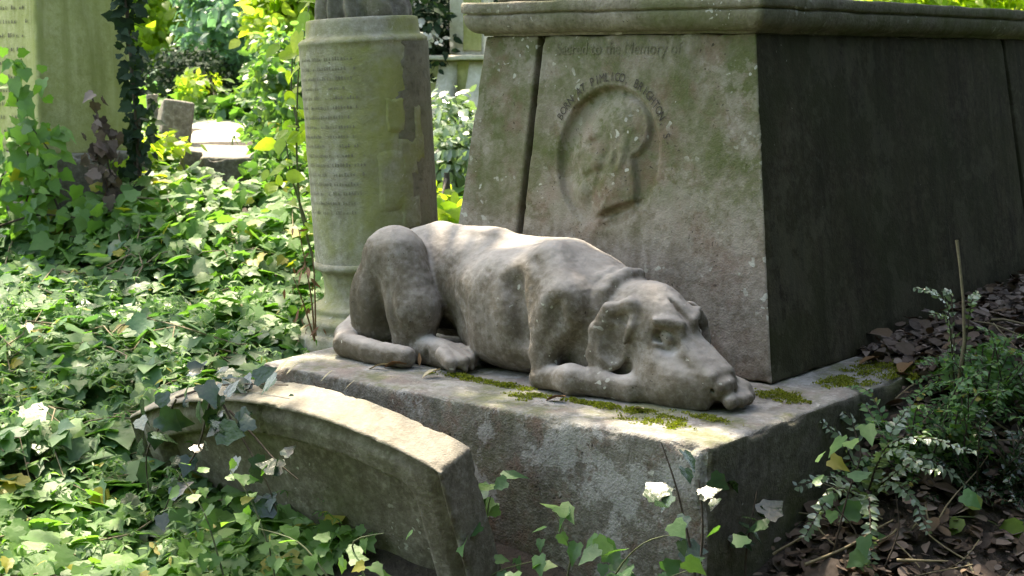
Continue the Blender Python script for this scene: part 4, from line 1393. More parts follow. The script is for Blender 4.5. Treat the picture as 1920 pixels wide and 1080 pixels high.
    ivy_plant('ivy_sprig', 'cluster of dull ivy leaves under the box shrub sprays on the right', [
        [px_at(*p, 3.95) for p in ((1600, 1100), (1620, 1000), (1560, 950), (1540, 900))],
        [px_at(*p, 3.95) for p in ((1640, 1100), (1690, 1000), (1680, 930))],
        [px_at(*p, 4.0) for p in ((1560, 1050), (1590, 920), (1620, 850), (1600, 800))]],
        M_IVY, 0.06, 0.06, 17, (-0.2, -0.7, 0.7), 0.003, spread=0.05)
    ivy_plant('seedling', 'bright lime seedling with two leaves at the lower right corner', [
        [px_at(*p, 4.15) for p in ((1780, 970), (1840, 965), (1880, 985), (1900, 1030))]],
        M_LIME, 0.075, 0.055, 21, (-0.1, -0.8, 0.6), 0.0025, kind='round', cat='seedling', spread=0.02, stem_mat=M_STEM)


SPRAY_LIT = []


def px_ground(px, py):
    f, pit = 2818.0, R(8.676)
    dx, dy = (px - 960) / f, -(py - 540) / f
    d = np.array([dx, math.cos(pit) + dy * math.sin(pit), -math.sin(pit) + dy * math.cos(pit)])
    t = np.linspace(2, 12, 1500)
    p = np.array([0, 0, CAM_Z]) + d * t[:, None]
    k = np.argmax(p[:, 2] < ground(p[:, 0], p[:, 1]) + 0.02)
    return p[k]


def spray_shrub(name, label, base_px, y0, sprays, seed, size=0.029, mat=None, lift=40, lit=()):
    """arching sprays set with paired little leaves: thing > spray (> twig)"""
    rng = np.random.default_rng(seed)
    hit = px_ground(base_px[0], base_px[1] + lift)
    dy = hit[1] - y0 - 0.03
    base = hit
    root = thing(name, label, 'shrub', base, 0)
    for si, pts in enumerate(sprays):
        path = np.array([base] + [px_at(a, b, yy + dy) for a, b, yy in pts[1:]]) if len(pts) > 2 and abs(pts[0][0] - base_px[0]) < 30 else np.array([px_at(a, b, yy + dy) for a, b, yy in pts])
        t = np.linspace(0, 1, len(path))
        L = np.sum(np.linalg.norm(np.diff(path, axis=0), axis=1))
        m = max(8, int(L / 0.0165))
        tt = np.linspace(0, 1, m)
        sm = np.stack([np.interp(tt, t, path[:, k]) for k in range(3)], -1)
        for _ in range(6):
            sm[1:-1] = 0.5 * sm[1:-1] + 0.25 * (sm[:-2] + sm[2:])
        if si in lit:
            for t_ in (0.45, 0.6, 0.75, 0.9, 1.0):
                SPRAY_LIT.append((sm[int(t_ * (m - 1))], 0.04))
        tan = unit(np.gradient(sm, axis=0))
        side = unit(np.cross(tan, np.array([0.1, -0.35, 1.0])))
        up = unit(np.cross(side, tan))
        up = np.where(up[:, 2:3] < 0, -up, up)
        taper = 1.15 - 0.45 * np.linspace(0, 1, m)
        lp, ln_, lt, ls = [], [], [], []
        for s_ in (-1, 1):
            lp.append(sm + rng.normal(0, 0.002, sm.shape)); ln_.append(up + rng.normal(0, 0.28, sm.shape))
            lt.append(side * s_ + tan * 0.45 + up * 0.15 + rng.normal(0, 0.18, sm.shape)); ls.append(size * taper * rng.uniform(0.75, 1.2, m))
        P = leaves('ovate', np.concatenate(lp) - base, np.concatenate(ln_), np.concatenate(lt), np.concatenate(ls), rng=rng)
        acc = Acc(); acc.add(*P)
        sp = link('spray', acc.mesh('spray'), mat or M_BOX, root)
        p, q = tube(sm - base, np.linspace(0.0028, 0.001, m), 5)
        link('twig', mesh_np('twig', p, [q]), M_TWIG, sp)
    return root


def build_sprays():
    rng = np.random.default_rng(5)
    c = (1625, 890)
    S1 = [
        [(1625, 890, 4.15), (1570, 910, 4.05), (1535, 960, 3.98), (1510, 1005, 3.95)],
        [(1625, 890, 4.15), (1630, 930, 4.05), (1632, 1000, 3.95), (1634, 1085, 3.9)],
        [(1630, 890, 4.15), (1680, 900, 4.1), (1715, 940, 4.05), (1740, 995, 4.0)],
        [(1625, 880, 4.15), (1660, 830, 4.1), (1740, 818, 4.05), (1822, 848, 4.0)],
        [(1625, 885, 4.15), (1700, 870, 4.1), (1760, 885, 4.05)],
        [(1620, 885, 4.2), (1560, 890, 4.15), (1495, 912, 4.1)],
        [(1620, 870, 4.25), (1580, 820, 4.25), (1540, 790, 4.25)],
        [(1625, 870, 4.3), (1600, 780, 4.35), (1560, 765, 4.35), (1520, 770, 4.35)],
        [(1630, 870, 4.3), (1670, 810, 4.3), (1700, 770, 4.35)],
        [(1625, 880, 4.2), (1590, 930, 4.1), (1585, 975, 4.05)],
        [(1630, 880, 4.2), (1730, 850, 4.2), (1800, 900, 4.2), (1860, 940, 4.2)],
        [(1625, 890, 4.15), (1650, 850, 4.1), (1690, 840, 4.05), (1720, 870, 4.0)],
    ]
    spray_shrub('box_honeysuckle', 'low arching shrub of paired tiny shiny leaves beside the plinth end', c, 4.2, S1, 1, lit=(0, 1, 2, 3, 7))
    S2 = []
    for i in range(40):
        x0, y0, d0 = 1730 + rng.uniform(-70, 110), 850 + rng.uniform(-30, 20), 4.7
        dx, dy = rng.uniform(-170, 210), rng.uniform(-170, 60)
        S2.append([(x0, y0, d0), (x0 + dx * 0.45, y0 + dy * 0.7 - 18, d0 + rng.uniform(-0.1, 0.3)), (x0 + dx, y0 + dy + 12, d0 + rng.uniform(-0.2, 0.4))])
    spray_shrub('box_honeysuckle', 'dark dense shrub of tiny leaves behind the arching sprays on the right', (1700, 850), 4.7, S2, 2, 0.024, M_IVY)
    S3 = []
    for i in range(56):
        x0, y0, d0 = 1840 + rng.uniform(-60, 90), 740 + rng.uniform(-30, 20), 5.4
        dx, dy = rng.uniform(-150, 150), rng.uniform(-120, 40)
        S3.append([(x0, y0, d0), (x0 + dx * 0.45, y0 + dy * 0.7 - 18, d0 + rng.uniform(-0.1, 0.3)), (x0 + dx, y0 + dy + 12, d0 + rng.uniform(-0.2, 0.4))])
    spray_shrub('box_honeysuckle', 'dark green low shrub at the right edge, at the foot of the black wall', (1840, 740), 5.4, S3, 3, 0.024, M_IVY)
    S5 = []
    for i in range(44):
        x0, y0, d0 = 1870 + rng.uniform(-60, 60), 930 + rng.uniform(-30, 20), 4.4
        dx, dy = rng.uniform(-150, 120), rng.uniform(-150, 50)
        S5.append([(x0, y0, d0), (x0 + dx * 0.45, y0 + dy * 0.7 - 18, d0 + rng.uniform(-0.1, 0.3)), (x0 + dx, y0 + dy + 12, d0 + rng.uniform(-0.2, 0.4))])
    spray_shrub('box_honeysuckle', 'dark tiny leaved shrub at the right picture edge above the lime seedling', (1870, 900), 4.4, S5, 5, 0.022, M_IVYD, 10)
    # the tall bare shoot
    S4 = [[(1800, 620, 5.2), (1780, 570, 5.2), (1745, 545, 5.2), (1715, 540, 5.2)], [(1802, 610, 5.2), (1780, 595, 5.15), (1750, 588, 5.1)],
          [(1804, 600, 5.2), (1820, 565, 5.2), (1832, 552, 5.2)], [(1800, 580, 5.2), (1785, 550, 5.25), (1770, 545, 5.25)]]
    sh = px_ground(1795, 790)[1] - 5.2
    r = spray_shrub('box_shoot', 'single tall thin shoot rising before the black right wall of the tomb', (1795, 790), 5.2, S4, 4, 0.022, None, 0)
    base = np.array(r.location)
    path = np.array([px_at(a, b, 5.17 + sh) for a, b in ((1790, 790), (1797, 720), (1808, 640), (1806, 560), (1800, 500), (1794, 450))])
    p, q = tube(path - base, np.array([0.006, 0.006, 0.005, 0.0045, 0.004, 0.005]), 6)
    link('stem', mesh_np('stem', p, [q]), M_PALETWIG, r)


# ------------------------------------------------------------------ small things on the plinth
def build_bits():
    rng = np.random.default_rng(3)
    # moss cushions: low pads set with thousands of tiny shoots
    def moss(label, spots, seed, base):
        r2 = np.random.default_rng(seed)
        lp, ln_, lt, ls = [], [], [], []
        for (a, b, ra, rb, hh) in spots:
            n = int(150000 * ra * rb * 3.14) + 150
            th = r2.uniform(0, 6.283, n)
            rr = np.sqrt(r2.uniform(0, 1, n))
            k = np.stack([np.cos(th) * 1.3, np.sin(th) * 1.3, 0 * th + a * 9], -1)
            wob = 1 + 0.55 * fbm(k, 1.6, 3, seed)
            A_, B_ = a + 1.3 * ra * rr * wob * np.cos(th), b + 1.3 * rb * rr * wob * np.sin(th)
            g = fbm(np.stack([A_, B_, 0 * A_], -1), 26, 3, seed)
            m = g + 0.35 * r2.normal(0, 1, n) > -0.15 + 1.2 * (rr - 0.6)
            z = 0.65 * hh * (1 - rr ** 2) * (0.6 + 0.8 * np.clip(g, 0, 1)) * r2.uniform(0.3, 1, n)
            pos = np.stack([-A_, B_, z], -1)[m]
            q_ = len(pos)
            lp.append(pos); ln_.append(r2.normal(0, 1, (q_, 3)) + [0, -0.3, 0.5]); lt.append(r2.normal(0, 0.55, (q_, 3)) + [0, 0, 0.8]); ls.append(r2.uniform(0.005, 0.010, q_))
        bb = np.array([-base[0], base[1], 0])
        P = leaves('small', np.concatenate(lp) - bb, np.concatenate(ln_), np.concatenate(lt), np.concatenate(ls), rng=r2)
        acc = Acc(); acc.add(*P)
        o = link('moss', acc.mesh('moss'), M_MOSS, None, MW(base[0], base[1], 0), (0, 0, MROT))
        tag(o, label, 'moss', None, 'stuff')
    moss('green moss cushions along the plinth edge in front of the paws and belly',
         [(1.02, 0.24, 0.13, 0.025, 0.012), (0.86, 0.235, 0.09, 0.028, 0.012), (0.71, 0.165, 0.075, 0.04, 0.014), (0.47, 0.20, 0.07, 0.035, 0.014), (0.55, 0.21, 0.06, 0.02, 0.008),
          (0.38, 0.21, 0.09, 0.03, 0.012), (0.27, 0.21, 0.06, 0.025, 0.010), (0.20, 0.27, 0.10, 0.02, 0.006)], 3, (0.7, 0.2))
    moss('bright yellow green moss near the sunlit corner of the plinth', [(0.215, 0.135, 0.075, 0.028, 0.012), (0.30, 0.115, 0.05, 0.022, 0.008)], 5, (0.25, 0.13))
    moss('moss in the angle between the plinth and the tomb, right of the nose', [(0.17, 0.66, 0.06, 0.05, 0.012), (0.10, 0.62, 0.05, 0.03, 0.01), (0.05, 1.35, 0.12, 0.28, 0.02), (0.12, 0.95, 0.05, 0.07, 0.008)], 8, (0.12, 0.7))

    def dead(label, a, b, size, mat, kind='ovate', tilt=0.3, yaw=0.0, z=0.006):
        v, f = TPL[kind]
        P = v.copy() * size
        P[:, 2] *= 1.6
        P[:, 2] += size * 0.2
        # curled edge gives a dry leaf its body
        top = P + [0, 0, 0.0012]
        q = np.concatenate([f, f[:, ::-1] + len(P)])
        o = link('fallen_leaf', mesh_np('fallen_leaf', np.concatenate([top, P]), [q]), mat, None, MW(a, b, z), (tilt, 0.2, yaw))
        tag(o, label, 'leaf', 'fallen leaves on the plinth')
    dead('curled pinkish dead leaf by the end of the tail', 1.28, 0.20, 0.085, M_RUST, 'ovate', 0.1, 1.0)
    dead('pale tan dead leaf in front of the tail tip', 1.33, 0.175, 0.075, M_STRAW, 'lance', 0.0, 1.5)
    dead('pinkish leaf standing upright between the tail and hind paw', 1.265, 0.245, 0.05, M_RUST, 'lance', 1.2, 0.3, 0.01)
    dead('tan leaf in front of the hind paw', 1.14, 0.215, 0.07, M_STRAW, 'ovate', 0.1, 2.2)
    dead('orange brown leaf on the moss below the foreleg', 0.60, 0.165, 0.065, M_RUST, 'ovate', 0.05, 1.1)
    dead('small pale leaf between two moss cushions under the jaw', 0.34, 0.19, 0.06, M_STRAW, 'lance', 0.05, 0.4)
    dead('rusty leaf lying on the plinth before the black wall', 0.15, 1.28, 0.085, M_RUST, 'ovate', 0.1, 2.0)
    dead('reddish leaf on the plinth rim nearest the box shrub', 0.03, 1.25, 0.09, M_RUST, 'ovate', 0.1, 2.6)
    # narrow pale keys fallen on the plinth front edge and the headstone
    for i, (lab, p, b) in enumerate((('pale narrow seed wing lying on the plinth edge nearest its left corner', (517, 698), -0.02),
                                  ('pale narrow seed wing second from the left corner of the plinth', (537, 702), -0.02),
                                  ('long pale seed wing on the plinth edge above the headstone crown', (602, 715), -0.03),
                                  ('pale seed wing above the lit right half of the headstone', (645, 733), -0.03))):
        w = on_m(*p, b)
        v, f = TPL['lance']
        P = v.copy() * [0.055, 0.055, 0.03]
        q = np.concatenate([f, f[:, ::-1] + len(P)])
        o = link('seed_wing', mesh_np('seed_wing', np.concatenate([P + [0, 0, 0.001], P]), [q]), M_STRAW, None, w, (0.9, 0.2, -1.0 - 0.25 * i))
        tag(o, lab, 'seed', 'fallen seed wings')


# ------------------------------------------------------------------ shrubs and trees
def crown_leaves(rng, c, rad, n, size, kind, clumps=40, fill=0.5, clump_r=0.28, up=0.5, droop=0.5, keep=None, wood=None):
    """leaf clumps through an ellipsoid with an uneven outline"""
    c, rad = np.array(c, float), np.array(rad, float)
    d = unit(rng.normal(0, 1, (clumps, 3)))
    rr = rng.uniform(fill, 1.0, clumps) ** 0.6
    cc = c + d * rad * rr[:, None] * (1 + 0.18 * rng.normal(0, 1, (clumps, 1)))
    cr = clump_r * rad.mean() * rng.uniform(0.6, 1.3, clumps)
    k = rng.integers(0, clumps, n)
    off = rng.normal(0, 0.55, (n, 3)) * cr[k][:, None]
    off[:, 2] *= 0.7
    pos = cc[k] + off
    nrm = unit(pos - c) * 0.6 + rng.normal(0, 0.55, (n, 3)) + np.array([0, 0, up])
    tip = unit(off) + rng.normal(0, 0.5, (n, 3)) + np.array([0, 0, -droop])
    sz = size * rng.uniform(0.6, 1.3, n)
    if keep is not None:
        m = keep(pos)
        pos, nrm, tip, sz = pos[m], nrm[m], tip[m], sz[m]
    return leaves(kind, pos, nrm, tip, sz, rng=rng), cc


def plant(name, label, cat, x, y, crowns, mat, seed, trunk=None, group=None, z=None, flowers=None, keep=None):
    """thing > trunk, crown; crowns: list of (centre offset, radii, n, leaf size, leaf kind, clumps)"""
    rng = np.random.default_rng(seed)
    z = float(ground(x, y)) if z is None else z
    base = np.array([x, y, z])
    root = thing(name, label, cat, base, 0, group)
    acc = Acc()
    tips = []
    for (off, rad, n, size, kind, clumps) in crowns:
        P, cc = crown_leaves(rng, base + np.array(off), rad, n, size, kind, clumps, keep=keep)
        acc.add(P[0] - base, P[1])
        tips += list(cc[: max(4, clumps // 5)])
    link('crown', acc.mesh('crown'), mat, root)
    acc = Acc()
    h, r0 = trunk if trunk else (0.4, 0.02)
    lean = rng.normal(0, 0.04, 2)
    top = np.array([lean[0] * h, lean[1] * h, h])
    pts = np.stack([np.linspace(0, 1, 14) * top[0] + 0.02 * h * np.sin(np.linspace(0, 5, 14)), np.linspace(0, 1, 14) * top[1], np.linspace(-0.2, 1, 14) * top[2]], -1)
    acc.add(*tube(pts, r0 * np.linspace(1.25, 0.55, 14), 12))
    nl = 0
    for tp in tips:
        e = tp - base
        s0 = pts[rng.integers(7, 14)]
        mid = (s0 + e) / 2 + rng.normal(0, 0.05 * h, 3)
        bz = np.array([s0 * (1 - t) ** 2 + 2 * mid * t * (1 - t) + e * t * t for t in np.linspace(0, 1, 8)])
        fine = np.array([np.interp(np.linspace(0, 1, 30), np.linspace(0, 1, 8), bz[:, k_]) for k_ in range(3)]).T
        if keep is not None and (not keep(fine + base).all() or nl > 16):
            continue
        nl += 1
        acc.add(*tube(bz, r0 * np.linspace(0.3, 0.06, 8), 6))
    link('trunk', acc.mesh('trunk'), M_BARK, root)
    if flowers:
        P, _ = crown_leaves(rng, base + np.array(flowers[0]), flowers[1], flowers[2], flowers[3], 'round', 14)
        acc = Acc(); acc.add(P[0] - base, P[1])
        link('blossom', acc.mesh('blossom'), M_FLOWER, root)
    return root


def bush_at(label, px, py, y, wpx, hpx, mat, n, size, kind, seed, clumps=45, name='shrub', cat='shrub', depth=0.6, flowers=None, trunk=None):
    """a shrub whose crown is surveyed from the photograph: centre pixel, distance, width and height"""
    c = px_at(px, py, y)
    rx, rz = wpx / 2 / 2818 * y, hpx / 2 / 2818 * y
    z = float(ground(c[0], c[1]))
    off = (0, 0, c[2] - z)
    fl = None
    if flowers:
        fl = (off, (rx * 1.05, depth, rz * 1.05), flowers[0], flowers[1])
    return plant(name, label, cat, c[0], c[1], [(off, (rx, depth, rz), n, size, kind, clumps)], mat, seed,
                 trunk or (max(0.3, c[2] - z), 0.025), None, z, fl)


def build_background():
    bush_at('tall sunlit yellow green sapling thicket right of the far left pillar', 330, 30, 14.0, 300, 330, M_LIME, 5200, 0.12, 'ovate', 101, 70, 'sapling', 'sapling', 0.9)
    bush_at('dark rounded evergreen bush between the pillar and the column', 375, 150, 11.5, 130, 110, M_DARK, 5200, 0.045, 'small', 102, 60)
    bush_at('mid green bush spreading below the dark rounded bush', 400, 212, 11.0, 170, 60, M_MID, 3000, 0.07, 'ovate', 103, 50)
    bush_at('green leafy shrub left of the broken column', 535, 190, 9.4, 110, 230, M_MID, 4800, 0.065, 'ovate', 104, 60)
    bush_at('bluish green tree top above the dark rounded bush', 470, 50, 12.6, 220, 200, M_TEAL, 3600, 0.085, 'ovate', 105, 55, 'sapling', 'sapling', 0.8)
    bush_at('lime green sapling behind the top of the broken column', 560, 20, 11.4, 130, 150, M_LIME, 2600, 0.10, 'ovate', 106, 45, 'sapling', 'sapling')
    bush_at('light green low shrub beside the white slab', 545, 285, 8.6, 70, 110, M_HERB, 2400, 0.06, 'ovate', 107, 40)
    bush_at('yellow green low shrub at the right foot of the far left pillar', 285, 300, 8.0, 70, 90, M_LIME, 900, 0.06, 'ovate', 108, 20)
    bush_at('small sunlit lime bush in the arch of the dark rounded bush', 368, 160, 10.9, 50, 30, M_LIME, 300, 0.07, 'ovate', 109, 10)
    bush_at('silvery green shrub in the gap between the column and tomb', 850, 290, 8.2, 110, 190, M_BOX, 3200, 0.065, 'ovate', 110, 40)
    bush_at('lime leaved plant low in the gap between column and tomb', 840, 395, 7.3, 60, 60, M_LIME, 260, 0.07, 'round', 111, 14)
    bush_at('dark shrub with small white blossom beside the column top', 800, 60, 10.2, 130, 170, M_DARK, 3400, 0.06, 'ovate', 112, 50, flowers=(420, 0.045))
    bush_at('tall pale green thicket far behind the tomb', 1500, -10, 15.0, 1100, 160, M_LIME, 5000, 0.14, 'ovate', 114, 90)
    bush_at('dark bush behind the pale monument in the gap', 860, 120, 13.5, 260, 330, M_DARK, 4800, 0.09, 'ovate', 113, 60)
    # far wood: reads as one mass behind everything
    rng = np.random.default_rng(77)
    acc = Acc()
    for i in range(30):
        x = -13 + i * 0.9
        y = 19 + rng.uniform(-1.5, 3.5)
        z = float(ground(x, y))
        P, _ = crown_leaves(rng, (x, y, z + rng.uniform(0.8, 2.2)), (1.2, 1.0, rng.uniform(1.4, 2.4)), 1800, 0.20, 'small', 30)
        acc.add(*P)
    o = link('far_wood', acc.mesh('far_wood'), M_MID)
    tag(o, 'sunlit green wood filling the distance behind the graves', 'wood', None, 'stuff')

    # far gravestones
    def slab_obj(name, label, cat, size, loc, rot, mat, seed, r=0.02):
        sx, sy, sz = size
        p, q, n, e = rbox((-sx / 2, -sy / 2, 0), (sx / 2, sy / 2, sz), r, 0.03)
        p = weather(p, n, 0.006, 5, 0.03, e, seed)
        o = link(name, mesh_np(name, p, [q]), mat, None, loc, rot)
        tag(o, label, cat)
        return o
    c = px_at(300, 330, 8.9)
    slab_obj('gravestone', 'grey gravestone leaning and half fallen behind the far left pillar', 'gravestone', (0.18, 1.3, 0.36), (c[0] - 0.02, c[1] + 0.3, float(ground(c[0], c[1])) - 0.12), (R(-6), R(9), R(14)), M_FAR, 61)
    c = px_at(345, 330, 8.3)
    slab_obj('kerb_stone', 'short upright stone beside the leaning grey gravestone', 'kerb stone', (0.12, 0.34, 0.22), (c[0], c[1], float(ground(c[0], c[1])) - 0.06), (0, R(8), R(20)), M_FAR, 62)
    c = px_at(445, 335, 8.3)
    slab_obj('ledger_stone', 'low grey ledger stone on a grave in front of the white slab', 'grave', (0.62, 0.7, 0.22), (c[0], c[1] + 0.25, float(ground(c[0], c[1])) - 0.06), (R(3), R(3), R(20)), M_FAR, 63)
    c = px_at(428, 262, 10.2)
    slab_obj('white_slab', 'flat white slab of a grave blazing in the sun', 'grave', (0.62, 1.3, 0.3), (c[0], c[1], c[2] - 0.22), (R(5), 0, R(12)), M_WHITE, 64)
    c = px_at(286, 200, 9.6)
    slab_obj('grave_post', 'slim pinkish grave post behind the leaning gravestone', 'post', (0.07, 0.07, 0.5), (c[0], c[1], c[2] - 0.42), (0, 0, 0.3), M_FAR, 65, 0.01)

    # pale scrolled monument in the gap
    c = px_at(885, 210, 9.8)
    zb = float(ground(c[0], c[1]))
    root = thing('scrolled_monument', 'pale marble monument with curled scroll feet in the gap left of the tomb', 'monument', (c[0], c[1], zb), R(-15))
    z1 = c[2] - zb
    def sub(name, lo, hi, mat, seed, r=0.012):
        p, q, n, e = rbox(lo, hi, r, 0.03)
        link(name, mesh_np(name, weather(p, n, 0.003, 8, 0.008, e, seed), [q]), mat, root)
    sub('base', (-0.34, -0.34, -0.1), (0.34, 0.34, z1 - 0.02), M_FAR, 71)
    for sx in (-0.17, 0.03):
        for k in range(1):
            th = np.linspace(0, 1, 24)
            y = -0.30 + 0.14 * th - 0.16 * (1 - th) ** 3
            zz_ = z1 - 0.02 + 0.34 * th
            w = 0.12
            P, ix = [], []
            for i in range(24):
                t_ = 0.05 + 0.02 * math.sin(th[i] * 3.1)
                P += [(sx, y[i], zz_[i]), (sx + w * 0.25, y[i] - 0.012, zz_[i]), (sx + w * 0.75, y[i] - 0.012, zz_[i]), (sx + w, y[i], zz_[i]), (sx + w, y[i] + t_ + 0.1, zz_[i]), (sx, y[i] + t_ + 0.1, zz_[i])]
            I = np.arange(24 * 6).reshape(24, 6)
            nx = np.roll(I, -1, 1)
            q = np.stack([I[:-1], nx[:-1], nx[1:], I[1:]], -1).reshape(-1, 4)
            link('scroll', mesh_np('scroll', np.array(P), [q, I[0][None, ::-1], I[-1][None, :]]), M_WHITE, root)
    sub('body', (-0.26, -0.16, z1 - 0.02), (0.26, 0.2, z1 + 0.335), M_PILLAR, 72)
    sub('cornice', (-0.24, -0.26, z1 + 0.335), (0.3, 0.3, z1 + 0.365), M_WHITE, 73, 0.01)
    sub('upper_block', (-0.115, -0.115, z1 + 0.365), (0.115, 0.115, z1 + 0.95), M_WHITE, 74)
    sub('panel', (-0.02, -0.135, z1 + 0.39), (0.10, -0.1145, z1 + 0.8), M_PILLAR, 75, 0.006)

    # dark trunk seen above the gap
    c = px_at(822, 60, 12.2)
    plant('tree', 'dark tree trunk rising between the broken column and the tomb', 'tree', c[0], c[1],
          [((0, 0.6, 5.2), (1.8, 1.6, 1.6), 3800, 0.11, 'ovate', 60)], M_MID, 201, (5.0, 0.15))


# ------------------------------------------------------------------ unseen trees: overhanging ones dapple the light, the rest added to block skylight
LIT = []         # (world point, radius): spots of sun on the stones and the ivy


def lit_spots():
    A = lambda a, b, c, r: LIT.append((MW(a, b, c), r))
    for a in (1.40, 1.32, 1.24, 1.16, 1.08, 1.00):                 # the dog's back
        A(a, 0.60, 0.42, 0.11)
    A(0.86, 0.62, 0.43, 0.05); A(0.76, 0.62, 0.40, 0.04)
    A(1.70, 0.10, 0.0, 0.10); A(1.62, 0.16, 0.0, 0.07)             # plinth, left corner
    for a, b, r in ((0.10, 0.08, 0.09), (0.22, 0.09, 0.08), (0.33, 0.07, 0.05), (0.02, 0.06, 0.05)):
        A(a, b, 0.0, r)
    for a in (1.15, 1.05, 0.95, 0.85, 0.75):                       # crown of the headstone
        A(a, -0.32, 0.03 - 0.12 * (1.1 - a) ** 2, 0.075)
    rng = np.random.default_rng(19)
    for px, py, y, r in ((120, 980, 3.9, 0.14), (40, 870, 4.3, 0.14), (200, 860, 4.4, 0.12), (60, 1050, 3.7, 0.16), (300, 1040, 3.8, 0.1), (140, 770, 4.7, 0.1), (60, 700, 5.0, 0.1),
                         (430, 770, 4.15, 0.05), (370, 830, 4.1, 0.08), (290, 830, 4.2, 0.07), (330, 930, 4.0, 0.08), (480, 920, 3.9, 0.05), (560, 1000, 3.75, 0.09), (650, 1040, 3.7, 0.08), (430, 1000, 3.8, 0.08),
                         (300, 560, 5.7, 0.12), (120, 560, 5.8, 0.14), (450, 500, 6.2, 0.14), (250, 470, 6.5, 0.16), (400, 420, 6.9, 0.2), (500, 610, 5.5, 0.1), (80, 480, 6.5, 0.15), (540, 410, 6.8, 0.15), (330, 640, 5.3, 0.1), (180, 420, 6.9, 0.12),
                         (430, 660, 5.1, 0.08), (520, 545, 5.9, 0.08),
                         (1310, 890, 3.75, 0.07), (1420, 925, 3.85, 0.055), (1330, 940, 3.75, 0.045), (1210, 915, 3.8, 0.04), (940, 965, 3.9, 0.05), (1200, 985, 3.75, 0.05),
                         (1530, 960, 3.98, 0.06), (1515, 1000, 3.95, 0.04), (1760, 828, 4.05, 0.06), (1810, 842, 4.0, 0.05), (1632, 1060, 3.92, 0.04), (1780, 1050, 4.0, 0.08), (1890, 1010, 4.15, 0.06), (1540, 770, 4.35, 0.04), (1730, 1070, 3.9, 0.07)):
        LIT.append((px_at(px, py, y), r))
    LIT.extend(SPRAY_LIT)


def sun_keep(pos):
    """which canopy leaves stay: a leaf goes where it would stand between the sun and a sunlit spot"""
    m = np.ones(len(pos), bool)
    for c, r in LIT:
        d = pos - c
        t = d @ SUN
        dist = np.linalg.norm(d - t[:, None] * SUN, axis=1)
        m &= ~((dist < r + 0.03) & (t > 0))
    return m


def build_canopy():
    lit_spots()
    rng = np.random.default_rng(31)
    def limb_tree(name, label, x, y, h, r0, crowns, mat, seed):
        return plant(name, label, 'tree', x, y, crowns, mat, seed, (h, r0), None, None, None, sun_keep)
    def C(cx, cy, cz, rx, ry, rz, n, size=0.13, clumps=90, bx=0, by=0):
        return ((cx - bx, cy - by, cz), (rx, ry, rz), n, size, 'ovate', clumps)
    x, y = -4.6, 9.6
    limb_tree('overhanging_tree', 'large tree leaning in from the left, its leaves shading the graves', x, y, 5.2, 0.2,
              [C(-0.7, 8.2, 6.0, 1.9, 1.9, 0.9, 11000, 0.13, 170, x, y), C(0.8, 7.6, 6.2, 1.8, 1.7, 0.9, 14000, 0.13, 200, x, y), C(-3.0, 8.0, 5.8, 1.2, 1.5, 0.8, 1500, 0.12, 50, x, y)], M_MID, 301)
    x, y = 5.4, 9.0
    limb_tree('overhanging_tree', 'large dark tree behind the tomb on the right, spreading over it', x, y, 5.0, 0.24,
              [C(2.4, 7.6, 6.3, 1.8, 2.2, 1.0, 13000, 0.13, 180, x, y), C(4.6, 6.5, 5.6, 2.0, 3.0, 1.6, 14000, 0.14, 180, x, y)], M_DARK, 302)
    x, y = 2.9, -2.6  # holly added out of view to block skylight from behind right
    limb_tree('blocker_holly', 'unseen dense holly added to block skylight behind the viewer on the right', x, y, 4.0, 0.2,
              [((0, 0, 3.2), (2.3, 2.2, 3.4), 14000, 0.24, 'small', 140)], M_DARK, 304)
    for k_, (x, y, lab) in enumerate(((-2.6, -4.2, 'unseen lime tree added to block skylight behind the viewer on the left'), (0.2, -6.0, 'unseen broad tree added to block skylight behind the viewer beyond the path'), (-4.2, -1.8, 'unseen leafy tree added to block skylight just behind the viewer on the left'))):  # trees added out of view to close the sky behind the camera
        limb_tree('blocker_tree', lab, x, y, 6.0, 0.25, [((0, 0, 3.6), (2.8, 2.2, 3.6), 14000, 0.30, 'small', 170)], M_MID, 310 + k_)
    x, y = 7.0, 4.5  # second holly, added unseen to keep skylight off the right faces
    limb_tree('blocker_holly', 'unseen tall holly added to block skylight far out on the right of the tomb', x, y, 5.0, 0.2,
              [((0, 0, 3.4), (2.2, 3.0, 3.8), 13000, 0.26, 'small', 140)], M_DARK, 305)
    x, y = 4.3, 2.6  # yew added out of view so less sky reaches the tomb's right face
    limb_tree('blocker_yew', 'unseen dense yew added to block skylight to the right of the path', x, y, 3.0, 0.2,
              [((0, 0, 1.7), (1.8, 2.0, 3.0), 16000, 0.14, 'small', 160)], M_DARK, 303)

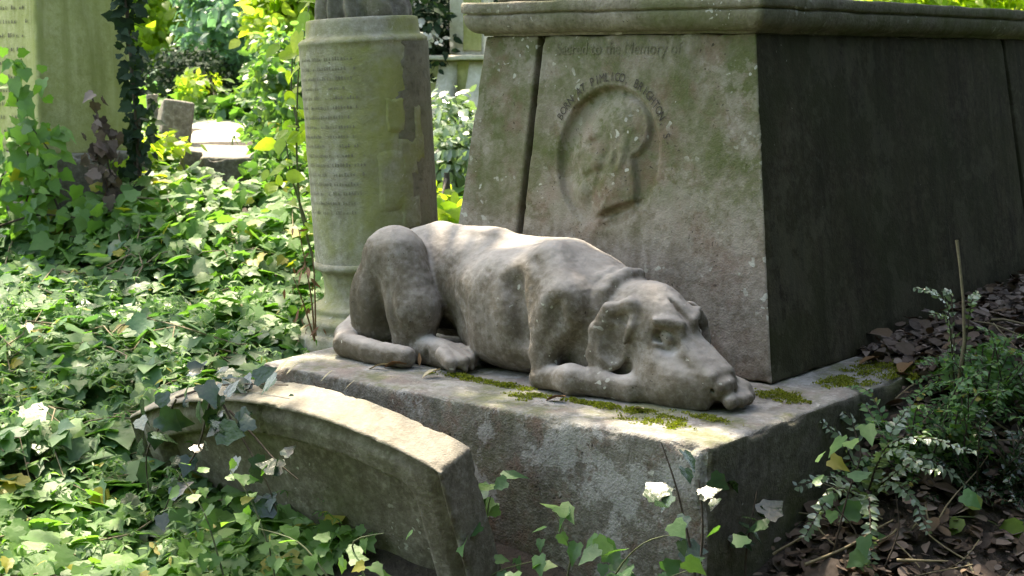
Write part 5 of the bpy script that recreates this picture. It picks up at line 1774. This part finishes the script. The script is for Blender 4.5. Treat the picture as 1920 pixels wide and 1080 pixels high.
# ------------------------------------------------------------------ camera and light
def camera():
    cd = bpy.data.cameras.new('camera')
    cd.sensor_width = 36.0
    cd.lens = 36.0 * 2818 / 1920
    cd.clip_end = 2000
    cd.clip_start = 0.05
    cam = bpy.data.objects.new('camera', cd)
    COL.objects.link(cam)
    cam.location = (0, 0, CAM_Z)
    cam.rotation_euler = (R(90 - 8.676), 0, 0)
    cd.dof.use_dof = True
    cd.dof.focus_distance = 4.5
    cd.dof.aperture_fstop = 7.0
    S.camera = cam


SUN_EL = R(60)
SUN_H = np.array([-0.419, 0.905])
SUN_H = SUN_H / np.linalg.norm(SUN_H)
SUN = np.array([SUN_H[0] * math.cos(SUN_EL), SUN_H[1] * math.cos(SUN_EL), math.sin(SUN_EL)])


WB = (8100, 10)


def lights(sky=0.15, sun=5.0, exposure=1.0):
    w = bpy.data.worlds.new('World')
    S.world = w
    w.use_nodes = True
    t = w.node_tree
    bg = t.nodes['Background']
    st = t.nodes.new('ShaderNodeTexSky')
    st.sky_type = 'NISHITA'
    st.sun_disc = False
    st.sun_elevation = SUN_EL
    st.sun_rotation = math.atan2(SUN_H[0], SUN_H[1])
    st.air_density = 1.0
    st.dust_density = 2.5
    t.links.new(st.outputs[0], bg.inputs['Color'])
    bg.inputs['Strength'].default_value = sky
    ld = bpy.data.lights.new('sun', 'SUN')
    ld.energy = sun
    ld.angle = R(0.5)
    ld.color = (1.0, 0.97, 0.92)
    lo = bpy.data.objects.new('sun', ld)
    COL.objects.link(lo)
    lo.rotation_euler = Vector(SUN).to_track_quat('Z', 'Y').to_euler()
    lo.location = (0, 0, 20)
    S.view_settings.view_transform = 'Standard'
    S.view_settings.look = 'None'
    S.view_settings.gamma = 1
    S.view_settings.exposure = exposure
    S.view_settings.use_white_balance = True
    S.view_settings.white_balance_temperature = WB[0]
    S.view_settings.white_balance_tint = WB[1]
    S.render.engine = 'CYCLES'
    S.cycles.use_denoising = True
    S.cycles.max_bounces = 6
    S.cycles.diffuse_bounces = 4
    S.cycles.transmission_bounces = 4
    S.cycles.transparent_max_bounces = 4
    S.cycles.sample_clamp_indirect = 6


camera()
build_ground(); build_tomb(); build_dog(); build_headstone(); build_column(); build_pillar()
build_cover(); build_twigs(); build_ivies(); build_sprays(); build_bits(); build_background(); build_canopy()
lights(0.14,2.5,2.65)
